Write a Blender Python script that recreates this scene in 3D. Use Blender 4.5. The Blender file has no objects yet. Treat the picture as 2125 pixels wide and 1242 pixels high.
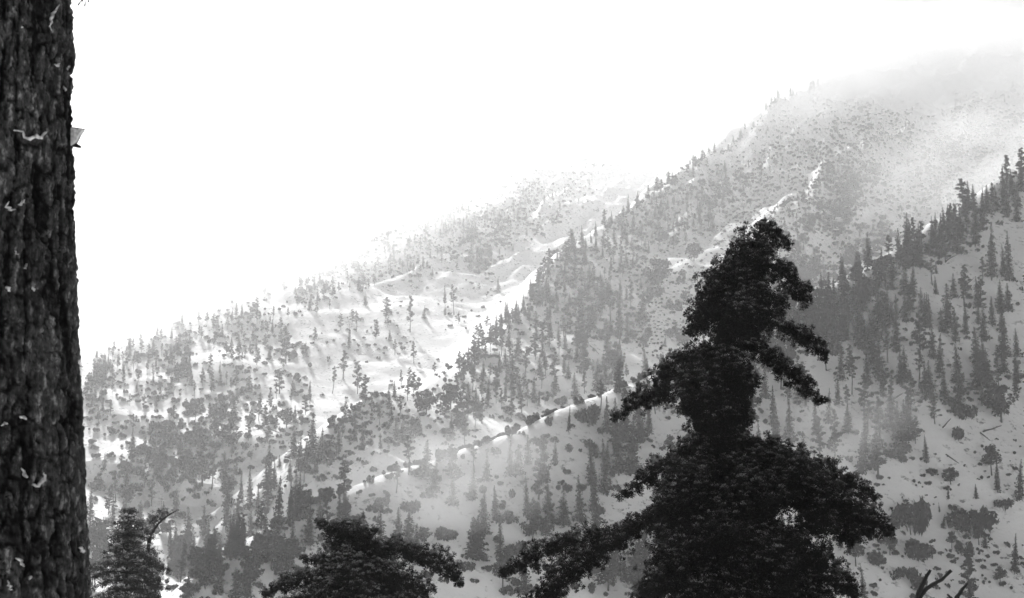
import bpy, bmesh, math, random
import numpy as np
from mathutils import Vector, Matrix, Euler

R = math.radians
rng = np.random.default_rng(7)
random.seed(7)
scene = bpy.context.scene
COL = scene.collection

# ------------------------------------------------------------------ camera, sky, sun, exposure
FPX = 2919.0                      # focal length in photograph pixels
PITCH = R(7.4)
cam_d = bpy.data.cameras.new('camera')
cam_d.sensor_width = 36.0
cam_d.lens = 36.0 * FPX / 2125.0
cam_d.clip_start = 0.1
cam_d.clip_end = 20000
cam_d.dof.use_dof = True
cam_d.dof.focus_distance = 45.0
cam_d.dof.aperture_fstop = 11.0
cam = bpy.data.objects.new('camera', cam_d)
COL.objects.link(cam)
cam.location = (0, 0, 0)
cam.rotation_euler = (math.pi / 2 + PITCH, 0, 0)
scene.camera = cam

SUN_AZ = R(-18)                   # from +Y towards +X
SUN_EL = R(35)
world = bpy.data.worlds.new('World')
scene.world = world
world.use_nodes = True
nt = world.node_tree
nt.nodes.clear()
sky = nt.nodes.new('ShaderNodeTexSky')
sky.sky_type = 'NISHITA'
sky.sun_disc = False
sky.sun_elevation = SUN_EL
sky.sun_rotation = SUN_AZ
sky.altitude = 1800
sky.air_density = 0.5
sky.dust_density = 1.0
sky.ozone_density = 1.0
bw = nt.nodes.new('ShaderNodeRGBToBW')          # black-and-white film
bg = nt.nodes.new('ShaderNodeBackground')
bg.inputs['Strength'].default_value = 0.05
wo = nt.nodes.new('ShaderNodeOutputWorld')
nt.links.new(sky.outputs[0], bw.inputs[0])
nt.links.new(bw.outputs[0], bg.inputs['Color'])
nt.links.new(bg.outputs[0], wo.inputs['Surface'])

sun_d = bpy.data.lights.new('sun', 'SUN')
sun_d.energy = 4.5
sun_d.angle = R(5)
sun = bpy.data.objects.new('sun', sun_d)
COL.objects.link(sun)
sdir = Vector((math.sin(SUN_AZ) * math.cos(SUN_EL), math.cos(SUN_AZ) * math.cos(SUN_EL), math.sin(SUN_EL)))
sun.rotation_euler = (-sdir).to_track_quat('-Z', 'Y').to_euler()
sun.location = sdir * 300

scene.view_settings.view_transform = 'Standard'
scene.view_settings.look = 'None'
scene.view_settings.gamma = 1.0
scene.view_settings.exposure = 0.86
scene.view_settings.use_curve_mapping = False
cy = scene.cycles
cy.max_bounces = 8
cy.diffuse_bounces = 3
cy.volume_bounces = 2
cy.transparent_max_bounces = 8
cy.use_denoising = True

HAZE_DENSITY = 0.00014

# ------------------------------------------------------------------ helpers
def unproject(u, v, depth):
    """point at forward distance `depth` (along +Y) seen at photograph pixel (u, v)"""
    a = (u - 1062.5) / FPX
    b = (621.0 - v) / FPX
    d = np.array([a, math.cos(PITCH) - b * math.sin(PITCH), math.sin(PITCH) + b * math.cos(PITCH)])
    return d * (depth / d[1])

def raydir(u, v):
    a = (np.asarray(u, float) - 1062.5) / FPX
    b = (621.0 - np.asarray(v, float)) / FPX
    return np.stack([a, math.cos(PITCH) - b * math.sin(PITCH), math.sin(PITCH) + b * math.cos(PITCH)], -1)

def vnoise(x, y, seed=0):
    xi = np.floor(x).astype(np.int64); yi = np.floor(y).astype(np.int64)
    fx = x - xi; fy = y - yi
    fx = fx * fx * (3 - 2 * fx); fy = fy * fy * (3 - 2 * fy)
    def h(i, j):
        n = (i * 374761393 + j * 668265263 + seed * 974634777) & 0xFFFFFFFF
        n = ((n ^ (n >> 13)) * 1274126177) & 0xFFFFFFFF
        n = n ^ (n >> 16)
        return (n & 0xFFFFFF) / float(0xFFFFFF)
    a = h(xi, yi); b = h(xi + 1, yi); c = h(xi, yi + 1); d = h(xi + 1, yi + 1)
    return (a * (1 - fx) + b * fx) * (1 - fy) + (c * (1 - fx) + d * fx) * fy

def fbm(x, y, oct=4, seed=0, gain=0.5):
    s = 0; a = 1.0; t = 0
    for o in range(oct):
        s = s + a * (vnoise(x * 2 ** o, y * 2 ** o, seed + o * 17) - 0.5)
        t += a; a *= gain
    return s / t * 2

def mesh_from(name, verts, faces, smooth=False):
    me = bpy.data.meshes.new(name)
    verts = np.asarray(verts, np.float32)
    if isinstance(faces, np.ndarray):
        nf, k = faces.shape
        me.vertices.add(len(verts)); me.vertices.foreach_set('co', verts.ravel())
        me.loops.add(nf * k); me.loops.foreach_set('vertex_index', faces.astype(np.int32).ravel())
        me.polygons.add(nf)
        me.polygons.foreach_set('loop_start', np.arange(0, nf * k, k, dtype=np.int32))
        me.update(calc_edges=True)
    else:
        me.from_pydata([tuple(v) for v in verts], [], faces); me.update()
    if smooth:
        me.polygons.foreach_set('use_smooth', np.ones(len(me.polygons), bool))
    return me

def obj(name, me, mat=None, parent=None, loc=None):
    if mat is not None and not me.materials:
        me.materials.append(mat)
    o = bpy.data.objects.new(name, me)
    COL.objects.link(o)
    if parent is not None: o.parent = parent
    if loc is not None: o.location = loc
    return o

def tag(o, label=None, cat=None, group=None, kind=None):
    if label: o['label'] = label
    if cat: o['category'] = cat
    if group: o['group'] = group
    if kind: o['kind'] = kind
    return o

def empty(name, loc=(0, 0, 0), rz=0.0, scale=1.0):
    o = bpy.data.objects.new(name, None)
    COL.objects.link(o)
    o.location = loc; o.rotation_euler = (0, 0, rz)
    o.scale = (scale,) * 3 if not hasattr(scale, '__len__') else scale
    o.empty_display_size = 0.3
    return o

def new_mat(name):
    m = bpy.data.materials.new(name); m.use_nodes = True
    t = m.node_tree; t.nodes.clear()
    out = t.nodes.new('ShaderNodeOutputMaterial')
    return m, t, out

def N(t, kind, **kw):
    n = t.nodes.new(kind)
    for k, v in kw.items():
        if k in n.inputs: n.inputs[k].default_value = v
        else: setattr(n, k, v)
    return n

def grey_ramp(t, src, stops):
    r = t.nodes.new('ShaderNodeValToRGB')
    e = r.color_ramp.elements
    while len(e) < len(stops): e.new(0.5)
    for i, (p, c) in enumerate(stops):
        e[i].position = p; e[i].color = (c, c, c, 1)
    t.links.new(src, r.inputs[0])
    return r

# ------------------------------------------------------------------ materials
def mat_snow():
    m, t, out = new_mat('snow_ground')
    b = N(t, 'ShaderNodeBsdfPrincipled', Roughness=0.75)
    b.inputs['Specular IOR Level'].default_value = 0.15
    tc = t.nodes.new('ShaderNodeTexCoord')
    n1 = N(t, 'ShaderNodeTexNoise', Scale=0.02, Detail=8.0, Roughness=0.6)
    n2 = N(t, 'ShaderNodeTexNoise', Scale=0.35, Detail=5.0, Roughness=0.65)
    n3 = N(t, 'ShaderNodeTexNoise', Scale=0.09, Detail=6.0, Roughness=0.7)
    for n in (n1, n2, n3): t.links.new(tc.outputs['Object'], n.inputs['Vector'])
    r1 = grey_ramp(t, n1.outputs['Fac'], [(0.3, 0.80), (0.7, 0.88)])
    # twigs, stones and low scrub poking through the snow
    rock = grey_ramp(t, n2.outputs['Fac'], [(0.54, 0.0), (0.62, 1.0)])
    sep = t.nodes.new('ShaderNodeSeparateXYZ'); t.links.new(tc.outputs['Object'], sep.inputs[0])
    alt = N(t, 'ShaderNodeMapRange'); alt.inputs['From Min'].default_value = 60; alt.inputs['From Max'].default_value = 330
    alt.inputs['To Min'].default_value = 0.02; alt.inputs['To Max'].default_value = 0.11
    t.links.new(sep.outputs['Z'], alt.inputs['Value'])
    pa = N(t, 'ShaderNodeMath', operation='ADD'); t.links.new(n3.outputs['Fac'], pa.inputs[0]); t.links.new(alt.outputs[0], pa.inputs[1])
    patch = grey_ramp(t, pa.outputs[0], [(0.50, 0.0), (0.62, 0.9)])
    mul = N(t, 'ShaderNodeMath', operation='MULTIPLY')
    t.links.new(rock.outputs[0], mul.inputs[0]); t.links.new(patch.outputs[0], mul.inputs[1])
    rc = grey_ramp(t, n1.outputs['Fac'], [(0.3, 0.06), (0.7, 0.14)])
    mix = N(t, 'ShaderNodeMix', data_type='RGBA')
    t.links.new(mul.outputs[0], mix.inputs['Factor'])
    t.links.new(r1.outputs[0], mix.inputs[6]); t.links.new(rc.outputs[0], mix.inputs[7])
    t.links.new(mix.outputs[2], b.inputs['Base Color'])
    bp = N(t, 'ShaderNodeBump', Strength=0.6, Distance=1.2)
    t.links.new(n2.outputs['Fac'], bp.inputs['Height'])
    t.links.new(bp.outputs[0], b.inputs['Normal'])
    t.links.new(b.outputs[0], out.inputs['Surface'])
    return m

def mat_foliage(name, lo, hi, scale=1.0):
    m, t, out = new_mat(name)
    b = N(t, 'ShaderNodeBsdfPrincipled', Roughness=0.7)
    b.inputs['Specular IOR Level'].default_value = 0.05
    tc = t.nodes.new('ShaderNodeTexCoord')
    n = N(t, 'ShaderNodeTexNoise', Scale=scale, Detail=4.0)
    oi = t.nodes.new('ShaderNodeObjectInfo')
    t.links.new(tc.outputs['Object'], n.inputs['Vector'])
    add = N(t, 'ShaderNodeMath', operation='MULTIPLY_ADD')
    t.links.new(oi.outputs['Random'], add.inputs[0]); add.inputs[1].default_value = 0.3
    sub = N(t, 'ShaderNodeMath', operation='SUBTRACT'); sub.inputs[1].default_value = 0.15
    t.links.new(n.outputs['Fac'], sub.inputs[0]); t.links.new(sub.outputs[0], add.inputs[2])
    r = grey_ramp(t, add.outputs[0], [(0.3, lo), (0.7, hi)])
    t.links.new(r.outputs[0], b.inputs['Base Color'])
    t.links.new(b.outputs[0], out.inputs['Surface'])
    return m

M_SNOW = mat_snow()
M_HILLTREE = mat_foliage('conifer_needles', 0.014, 0.034, 0.4)
M_SHRUB = mat_foliage('shrub_leaves', 0.014, 0.034, 0.5)
M_WOOD = mat_foliage('grey_wood', 0.025, 0.05, 3.0)

# ------------------------------------------------------------------ terrain: spurs of a mountainside across a valley
def crest(pts):
    return np.array([unproject(*p) for p in pts])

SPURS = [
    # crest (pixel x, pixel y, forward distance), slope towards the camera side, slope behind, crest rounding
    (crest([(-500, 960, 760), (-200, 870, 900), (0, 802, 980), (170, 738, 1050), (400, 648, 1180), (620, 572, 1330), (800, 470, 1550), (900, 400, 1700),
            (1050, 330, 1950), (1240, 250, 2300), (1500, 130, 2650), (1800, 40, 2900)]), 0.26, 0.7, 12),
    (crest([(330, 1330, 655), (440, 1210, 690), (540, 1085, 718), (620, 985, 738), (690, 887, 768), (760, 825, 820), (860, 792, 900), (950, 745, 980), (1060, 658, 1080),
            (1110, 600, 1150), (1190, 512, 1260), (1260, 474, 1340), (1390, 374, 1500), (1500, 306, 1650), (1610, 222, 1850), (1720, 178, 2050),
            (1900, 120, 2250), (2125, 70, 2450)]), 0.40, 0.75, 3),
    (crest([(1380, 780, 1080), (1440, 690, 1150), (1540, 530, 1280), (1600, 450, 1350), (1680, 380, 1450), (1760, 318, 1560), (1830, 288, 1680), (1900, 255, 1800), (2125, 180, 2050), (2400, 100, 2300)]), 0.66, 0.75, 3),
    (crest([(2700, 30, 980), (2400, 205, 860), (2125, 362, 760), (2050, 408, 735), (1950, 462, 705), (1870, 516, 685), (1780, 576, 660), (1600, 660, 625),
            (1450, 742, 595), (1330, 790, 570), (1190, 845, 545), (1000, 920, 515), (800, 980, 490), (650, 1040, 470), (540, 1105, 450), (450, 1185, 430), (330, 1330, 395)]), 0.74, 0.6, 2),
]

def spur_height(x, y, P, kf, kb, w):
    best = np.full(x.shape, 1e9); zc = np.zeros(x.shape); side = np.zeros(x.shape)
    for i in range(len(P) - 1):
        a = P[i]; b = P[i + 1]
        dx, dy = b[0] - a[0], b[1] - a[1]
        L2 = dx * dx + dy * dy
        t = np.clip(((x - a[0]) * dx + (y - a[1]) * dy) / L2, 0, 1)
        ex = x - (a[0] + t * dx); ey = y - (a[1] + t * dy)
        d = np.hypot(ex, ey)
        m = d < best
        best = np.where(m, d, best)
        zc = np.where(m, a[2] + t * (b[2] - a[2]), zc)
        s = dx * ey - dy * ex
        side = np.where(m, s, side)
    # crests are listed left to right: the camera is on the right-hand side of the direction of travel
    sgn = 1.0 if P[-1][0] > P[0][0] else -1.0
    k = np.where(side * sgn < 0, kf, kb)
    return zc - k * (np.sqrt(best * best + w * w) - w)

def terrain(x, y):
    x = np.asarray(x, float); y = np.asarray(y, float)
    wx = x + 22 * fbm(x / 130, y / 130, 3, 3); wy = y + 22 * fbm(x / 130, y / 130, 3, 9)
    warp = np.clip((np.hypot(x, y) - 150) / 300, 0, 1) * 0.5
    X = x + (wx - x) * warp; Y = y + (wy - y) * warp
    hs = [spur_height(X, Y, *s) for s in SPURS]
    floor = -150 + 0.01 * np.maximum(y - 500, 0) + 6 * fbm(x / 90, y / 90, 3, 5)
    near = -1.75 - 0.52 * np.maximum(y - 1.0, 0) * np.clip(0.5 + y / 20, 0.5, 1) + 0.42 * np.maximum(-y, 0) + 0.02 * x  # rise behind the camera is unseen, shaped to block sky light
    near = np.maximum(near, -200)
    hs += [floor, near]
    S = 5.0
    H = np.stack(hs); mx = H.max(0)
    Sx = np.where(np.hypot(x, y) < 60, 0.5, S)
    z = mx + Sx * np.log(np.exp((H - mx) / Sx).sum(0))
    amp = np.clip((np.hypot(x, y) - 60) / 250, 0, 1)
    z = z + amp * (7.0 * np.clip((np.hypot(x, y) - 450) / 500, 0.35, 1) * fbm(x / 70, y / 70, 4, 21) + 1.6 * fbm(x / 18, y / 18, 3, 31))
    # rugged gullied faces high up
    hi_ = np.clip((z - 130) / 200, 0, 1)
    rg = 1 - np.abs(fbm((x * 0.8 - y * 0.35) / 34, (y * 0.9 + x * 0.3) / 120, 4, 51, 0.55)) * 2.2
    z = z + hi_ * (20.0 * (rg - 0.6) + 5.0 * fbm(x / 26, y / 26, 4, 55, 0.6))
    z = z + np.clip(np.hypot(x, y) / 30, 0, 1) * 0.25 * fbm(x / 4, y / 4, 3, 41)
    return z

def build_terrain():
    ys = [-300.0]
    while ys[-1] < 3300:
        y = ys[-1]
        if y < -20: st = 10
        elif y < 60: st = 1.5
        elif y < 360: st = 6
        elif y < 1500: st = 4.2
        elif y < 2300: st = 7
        else: st = 14
        ys.append(y + st)
    ys = np.array(ys)
    xs = [0.0]
    while xs[-1] < 1500:
        x = xs[-1]
        st = 2.5 if x < 40 else (4.6 if x < 520 else (9 if x < 850 else 22))
        xs.append(x + st)
    xs = np.array([-v for v in xs[:0:-1]] + xs)
    X, Y = np.meshgrid(xs, ys)
    Z = terrain(X, Y)
    nx, ny = len(xs), len(ys)
    V = np.stack([X, Y, Z], -1).reshape(-1, 3)
    idx = np.arange(nx * ny).reshape(ny, nx)
    F = np.stack([idx[:-1, :-1], idx[:-1, 1:], idx[1:, 1:], idx[1:, :-1]], -1).reshape(-1, 4)
    me = mesh_from('ground', V, F, smooth=True)
    me.set_sharp_from_angle(angle=R(42))
    o = obj('ground', me, M_SNOW)
    tag(o, 'snow covered mountainside with ridges, gullies and open snow chutes', 'ground', kind='structure')
    return o, V

ground, GV = build_terrain()

# sampled copy of the terrain for fast look-ups
_GX0, _GY0, _GS = -1000.0, 180.0, 4.0
_gx = np.arange(_GX0, 1100, _GS); _gy = np.arange(_GY0, 3300, _GS)
_GZ = terrain(*np.meshgrid(_gx, _gy))
def tz(x, y):
    fx = np.clip((np.asarray(x) - _GX0) / _GS, 0, len(_gx) - 1.001); fy = np.clip((np.asarray(y) - _GY0) / _GS, 0, len(_gy) - 1.001)
    i = fx.astype(int); j = fy.astype(int); a = fx - i; b = fy - j
    return (_GZ[j, i] * (1 - a) + _GZ[j, i + 1] * a) * (1 - b) + (_GZ[j + 1, i] * (1 - a) + _GZ[j + 1, i + 1] * a) * b

def hit_ground(u, v, dmin=200., dmax=3200.):
    """where the view ray through photograph pixels (u, v) meets the terrain; nan where it meets none"""
    d = raydir(u, v); d = d / d[..., 1:2]
    n = len(d)
    ts = np.concatenate([np.arange(dmin, 1500, 6.0), np.arange(1500, dmax, 12.0)])
    prev = np.full(n, dmin); res = np.full(n, np.nan); done = np.zeros(n, bool)
    for t in ts:
        a = ~done
        if not a.any(): break
        p = d[a] * t
        below = p[:, 2] < tz(p[:, 0], p[:, 1])
        ia = np.where(a)[0]
        hitn = ia[below]
        lo = prev[hitn].copy(); hi = np.full(len(hitn), t)
        for _ in range(7):
            mid = (lo + hi) / 2
            p = d[hitn] * mid[:, None]
            b = p[:, 2] < tz(p[:, 0], p[:, 1])
            hi = np.where(b, mid, hi); lo = np.where(b, lo, mid)
        res[hitn] = hi; done[hitn] = True
        prev[ia[~below]] = t
    return d * res[:, None], res

# ------------------------------------------------------------------ mesh builders
def tube(P, rad, sides=8, closed_tip=True, jitter=0.0, seed=0):
    P = np.asarray(P, float); rad = np.asarray(rad, float)
    n = len(P); r_ = np.random.default_rng(seed)
    T = np.gradient(P, axis=0); T /= np.linalg.norm(T, axis=1)[:, None] + 1e-9
    ref = np.array([0.31, 0.9, 0.17]) if abs(T[0, 2]) > 0.7 else np.array([0, 0, 1.0])
    V = []; F = []
    for i in range(n):
        a = np.cross(T[i], ref); a /= np.linalg.norm(a) + 1e-9
        b = np.cross(T[i], a)
        for k in range(sides):
            t = 2 * math.pi * k / sides
            rr = rad[i] * (1 + jitter * (r_.random() - 0.5))
            V.append(P[i] + (a * math.cos(t) + b * math.sin(t)) * rr)
    for i in range(n - 1):
        for k in range(sides):
            k2 = (k + 1) % sides
            F.append((i * sides + k, i * sides + k2, (i + 1) * sides + k2, (i + 1) * sides + k))
    F.append(tuple(range(sides))[::-1])
    F.append(tuple((n - 1) * sides + k for k in range(sides)))
    return V, F

class Mesh:
    def __init__(s): s.V = []; s.F = []; s.n = 0
    def add(s, V, F):
        s.V.append(np.asarray(V, float)); s.F += [tuple(i + s.n for i in f) for f in F]; s.n += len(V)
    def build(s, name, smooth=True):
        return mesh_from(name, np.concatenate(s.V), s.F, smooth)

def spline(P, n):
    """smooth resampling of a polyline (Catmull-Rom)"""
    P = np.asarray(P, float)
    Q = np.vstack([2 * P[0] - P[1], P, 2 * P[-1] - P[-2]])
    t = np.linspace(0, len(P) - 1 - 1e-6, n)
    i = t.astype(int); f = (t - i)[:, None]
    p0, p1, p2, p3 = Q[i], Q[i + 1], Q[i + 2], Q[i + 3]
    return 0.5 * (2 * p1 + (p2 - p0) * f + (2 * p0 - 5 * p1 + 4 * p2 - p3) * f ** 2 + (3 * p1 - p0 - 3 * p2 + p3) * f ** 3)

def unit(v):
    return v / (np.linalg.norm(v, axis=-1, keepdims=True) + 1e-9)

def rand_tris(C, size, r_, flat=0.5, up=None):
    """small leaf triangles at centres C with the given sizes, loosely lying flat"""
    n = len(C)
    nrm = unit(r_.normal(size=(n, 3)) * np.array([flat, flat, 1.0]))
    a = unit(np.cross(nrm, r_.normal(size=(n, 3)))); b = np.cross(nrm, a)
    s = np.asarray(size).reshape(-1, 1) * np.ones((n, 1))
    V = np.stack([C + a * s, C - a * s * 0.5 + b * s * 0.75, C - a * s * 0.5 - b * s * 0.75], 1).reshape(-1, 3)
    return V, np.arange(n * 3).reshape(-1, 3)

# hillside conifers, one unit tall: narrow spires
def spire_meshes(seed, w, start, levels, lean=0.0):
    r_ = np.random.default_rng(seed)
    C = []; S = []
    for i in range(levels):
        z = start + (0.985 - start) * (i / (levels - 1)) ** 0.95
        rad = w * (1 - z) ** 0.8 * (0.72 + 0.55 * r_.random()) + 0.006
        nb = 9 if z < 0.6 else 6
        ph = r_.random() * 6.28
        for k in range(nb):
            if r_.random() < 0.12: continue
            th = ph + 6.283 * k / nb + r_.normal() * 0.25
            L = rad * (0.6 + 0.6 * r_.random())
            m = 6 if z < 0.75 else 4
            s = (np.arange(m) + 0.5 + r_.random(m) * 0.5) / m
            x = np.cos(th) * L * s; y = np.sin(th) * L * s
            zz = z - 0.32 * L * s + 0.012 * r_.normal(size=m)
            side = r_.normal(size=m) * 0.18 * L * s
            C.append(np.stack([x - np.sin(th) * side, y + np.cos(th) * side, zz], 1))
            S.append(np.full(m, 0.010 + 0.20 * L) * (0.6 + 0.7 * r_.random(m)))
    C = np.concatenate(C); S = np.concatenate(S)
    V, F = rand_tris(C, S, r_, 0.55)
    crown = mesh_from('conifer_crown', V, F)
    crown.materials.append(M_HILLTREE)
    tv, tf = tube([(0, 0, -0.08), (0, 0, 0.3), (0.003, 0, 0.7), (0, 0, 0.99)], [0.017, 0.013, 0.008, 0.002], 6)
    trunk = mesh_from('conifer_trunk', tv, tf, True); trunk.materials.append(M_WOOD)
    return trunk, crown

# irregular pines: bare lower stem, clumps on limbs
def pine_meshes(seed, w, start, clumps, flat=0.5):
    r_ = np.random.default_rng(seed)
    tm = Mesh()
    bend = r_.normal() * 0.02
    tm.add(*tube([(0, 0, -0.08), (bend, 0, 0.35), (bend * 0.5, bend, 0.7), (0, 0, 0.97)], [0.019, 0.015, 0.010, 0.003], 6))
    C = []; S = []
    for i in range(clumps):
        f = (i + 0.5) / clumps
        z = start + (0.97 - start) * f
        prof = (0.22 + 0.95 * (1 - f) ** 0.75) * (0.65 + 0.5 * r_.random()) if seed % 2 else math.sin(math.pi * min(1, 0.32 + 0.68 * f)) ** 0.8
        th = r_.random() * 6.28
        L = w * prof * (0.55 + 0.6 * r_.random())
        c = np.array([math.cos(th) * L, math.sin(th) * L, z + 0.15 * L])
        tm.add(*tube([(0, 0, z - 0.12 * L), c * [0.6, 0.6, 1] - [0, 0, 0.01], c], [0.007, 0.005, 0.002], 4))
        R1 = (0.026 + 0.30 * w * (0.35 + 0.65 * prof)) * (0.7 + 0.5 * r_.random())
        m = 34
        q = unit(r_.normal(size=(m, 3))) * (r_.random((m, 1)) ** 0.4)
        C.append(c + q * [R1, R1, R1 * flat]); S.append(R1 * 0.42 * (0.6 + 0.7 * r_.random(m)))
        m2 = 12
        q = r_.random((m2, 1)) ** 0.7
        C.append(np.array([0, 0, z - 0.05]) * (1 - q) + c * q + r_.normal(size=(m2, 3)) * R1 * 0.3); S.append(R1 * 0.35 * np.ones(m2))
    V, F = rand_tris(np.concatenate(C), np.concatenate(S), r_, 0.8)
    crown = mesh_from('pine_crown', V, F); crown.materials.append(M_HILLTREE)
    trunk = tm.build('pine_trunk'); trunk.materials.append(M_WOOD)
    return trunk, crown

# broad bushy crowns
def round_meshes(seed, w, start):
    r_ = np.random.default_rng(seed)
    tm = Mesh()
    tm.add(*tube([(0, 0, -0.08), (0.01, 0, 0.3), (0, 0.01, 0.75)], [0.024, 0.018, 0.008], 6))
    C = []; S = []
    for i in range(20):
        q = unit(r_.normal(size=3)) * (0.45 + 0.5 * r_.random())
        c = np.array([q[0] * w, q[1] * w, start + (1 - start) * (0.48 + 0.42 * q[2])])
        tm.add(*tube([(0, 0, min(c[2], 0.5) - 0.05), c * [0.6, 0.6, 1] - [0, 0, 0.03], c], [0.010, 0.006, 0.002], 4))
        R1 = w * (0.34 + 0.2 * r_.random())
        m = 42
        p = unit(r_.normal(size=(m, 3))) * (r_.random((m, 1)) ** 0.35)
        C.append(c + p * [R1, R1, R1 * 0.8]); S.append(R1 * 0.36 * (0.6 + 0.7 * r_.random(m)))
    V, F = rand_tris(np.concatenate(C), np.concatenate(S), r_, 0.9)
    crown = mesh_from('round_crown', V, F); crown.materials.append(M_HILLTREE)
    trunk = tm.build('round_trunk'); trunk.materials.append(M_WOOD)
    return trunk, crown

def shrub_meshes(seed, lumps, w):
    """one unit wide: low mound of leaf clumps on a few stems"""
    r_ = np.random.default_rng(seed)
    tm = Mesh(); C = []; S = []
    for i in range(lumps):
        th = r_.random() * 6.28; rr = 0.30 * w * math.sqrt(r_.random())
        R1 = 0.24 * (0.7 + 0.5 * r_.random())
        c = np.array([math.cos(th) * rr * 1.3, math.sin(th) * rr, 0.02 + 0.34 * r_.random()])
        tm.add(*tube([(0, 0, -0.25), c * [0.4, 0.4, 0.5], c], [0.022, 0.015, 0.006], 4))
        m = 90
        p = unit(r_.normal(size=(m, 3))) * (r_.random((m, 1)) ** 0.33)
        p = c + p * [R1, R1, R1 * 0.85]
        p[:, 2] = np.maximum(p[:, 2], -0.25)
        C.append(p); S.append(R1 * 0.36 * (0.6 + 0.7 * r_.random(m)))
    V, F = rand_tris(np.concatenate(C), np.concatenate(S), r_, 1.0)
    crown = mesh_from('shrub_foliage', V, F); crown.materials.append(M_SHRUB)
    stem = tm.build('shrub_stem'); stem.materials.append(M_WOOD)
    return stem, crown

def snag_meshes(seed, arms=5):
    r_ = np.random.default_rng(seed)
    tv, tf = tube([(0, 0, -0.08), (0.01, 0, 0.4), (0.0, 0.01, 0.8), (0.01, 0.0, 1.0)], [0.022, 0.018, 0.012, 0.004], 6)
    trunk = mesh_from('snag_trunk', tv, tf, True); trunk.materials.append(M_WOOD)
    am = []
    for i in range(arms):
        z = 0.35 + 0.55 * i / max(1, arms - 1); th = r_.choice([0.1, 3.2]) + r_.normal() * 0.5
        L = 0.30 * (1.1 - z) + 0.05
        d = np.array([math.cos(th), math.sin(th), 0.05])
        v, f = tube([(0, 0, z), np.array([0, 0, z]) + d * L * 0.6, np.array([0, 0, z - 0.01]) + d * L], [0.009, 0.006, 0.002], 4)
        me = mesh_from('snag_branch', v, f, True); me.materials.append(M_WOOD); am.append(me)
    return trunk, am

VAR = {
    's': [spire_meshes(11, 0.15, 0.05, 26), spire_meshes(12, 0.19, 0.04, 24), spire_meshes(13, 0.125, 0.10, 28), spire_meshes(14, 0.17, 0.07, 22)],
    'p': [pine_meshes(21, 0.15, 0.20, 26), pine_meshes(22, 0.10, 0.42, 16), pine_meshes(23, 0.17, 0.12, 30), pine_meshes(25, 0.12, 0.30, 24)],
    'r': [round_meshes(31, 0.33, 0.12), round_meshes(32, 0.27, 0.18)],
    'b': [shrub_meshes(41, 5, 1.0), shrub_meshes(42, 7, 1.25), shrub_meshes(43, 3, 0.8), shrub_meshes(44, 9, 1.5)],
}
SNAGS = [snag_meshes(51, 4), snag_meshes(52, 7)]

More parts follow.
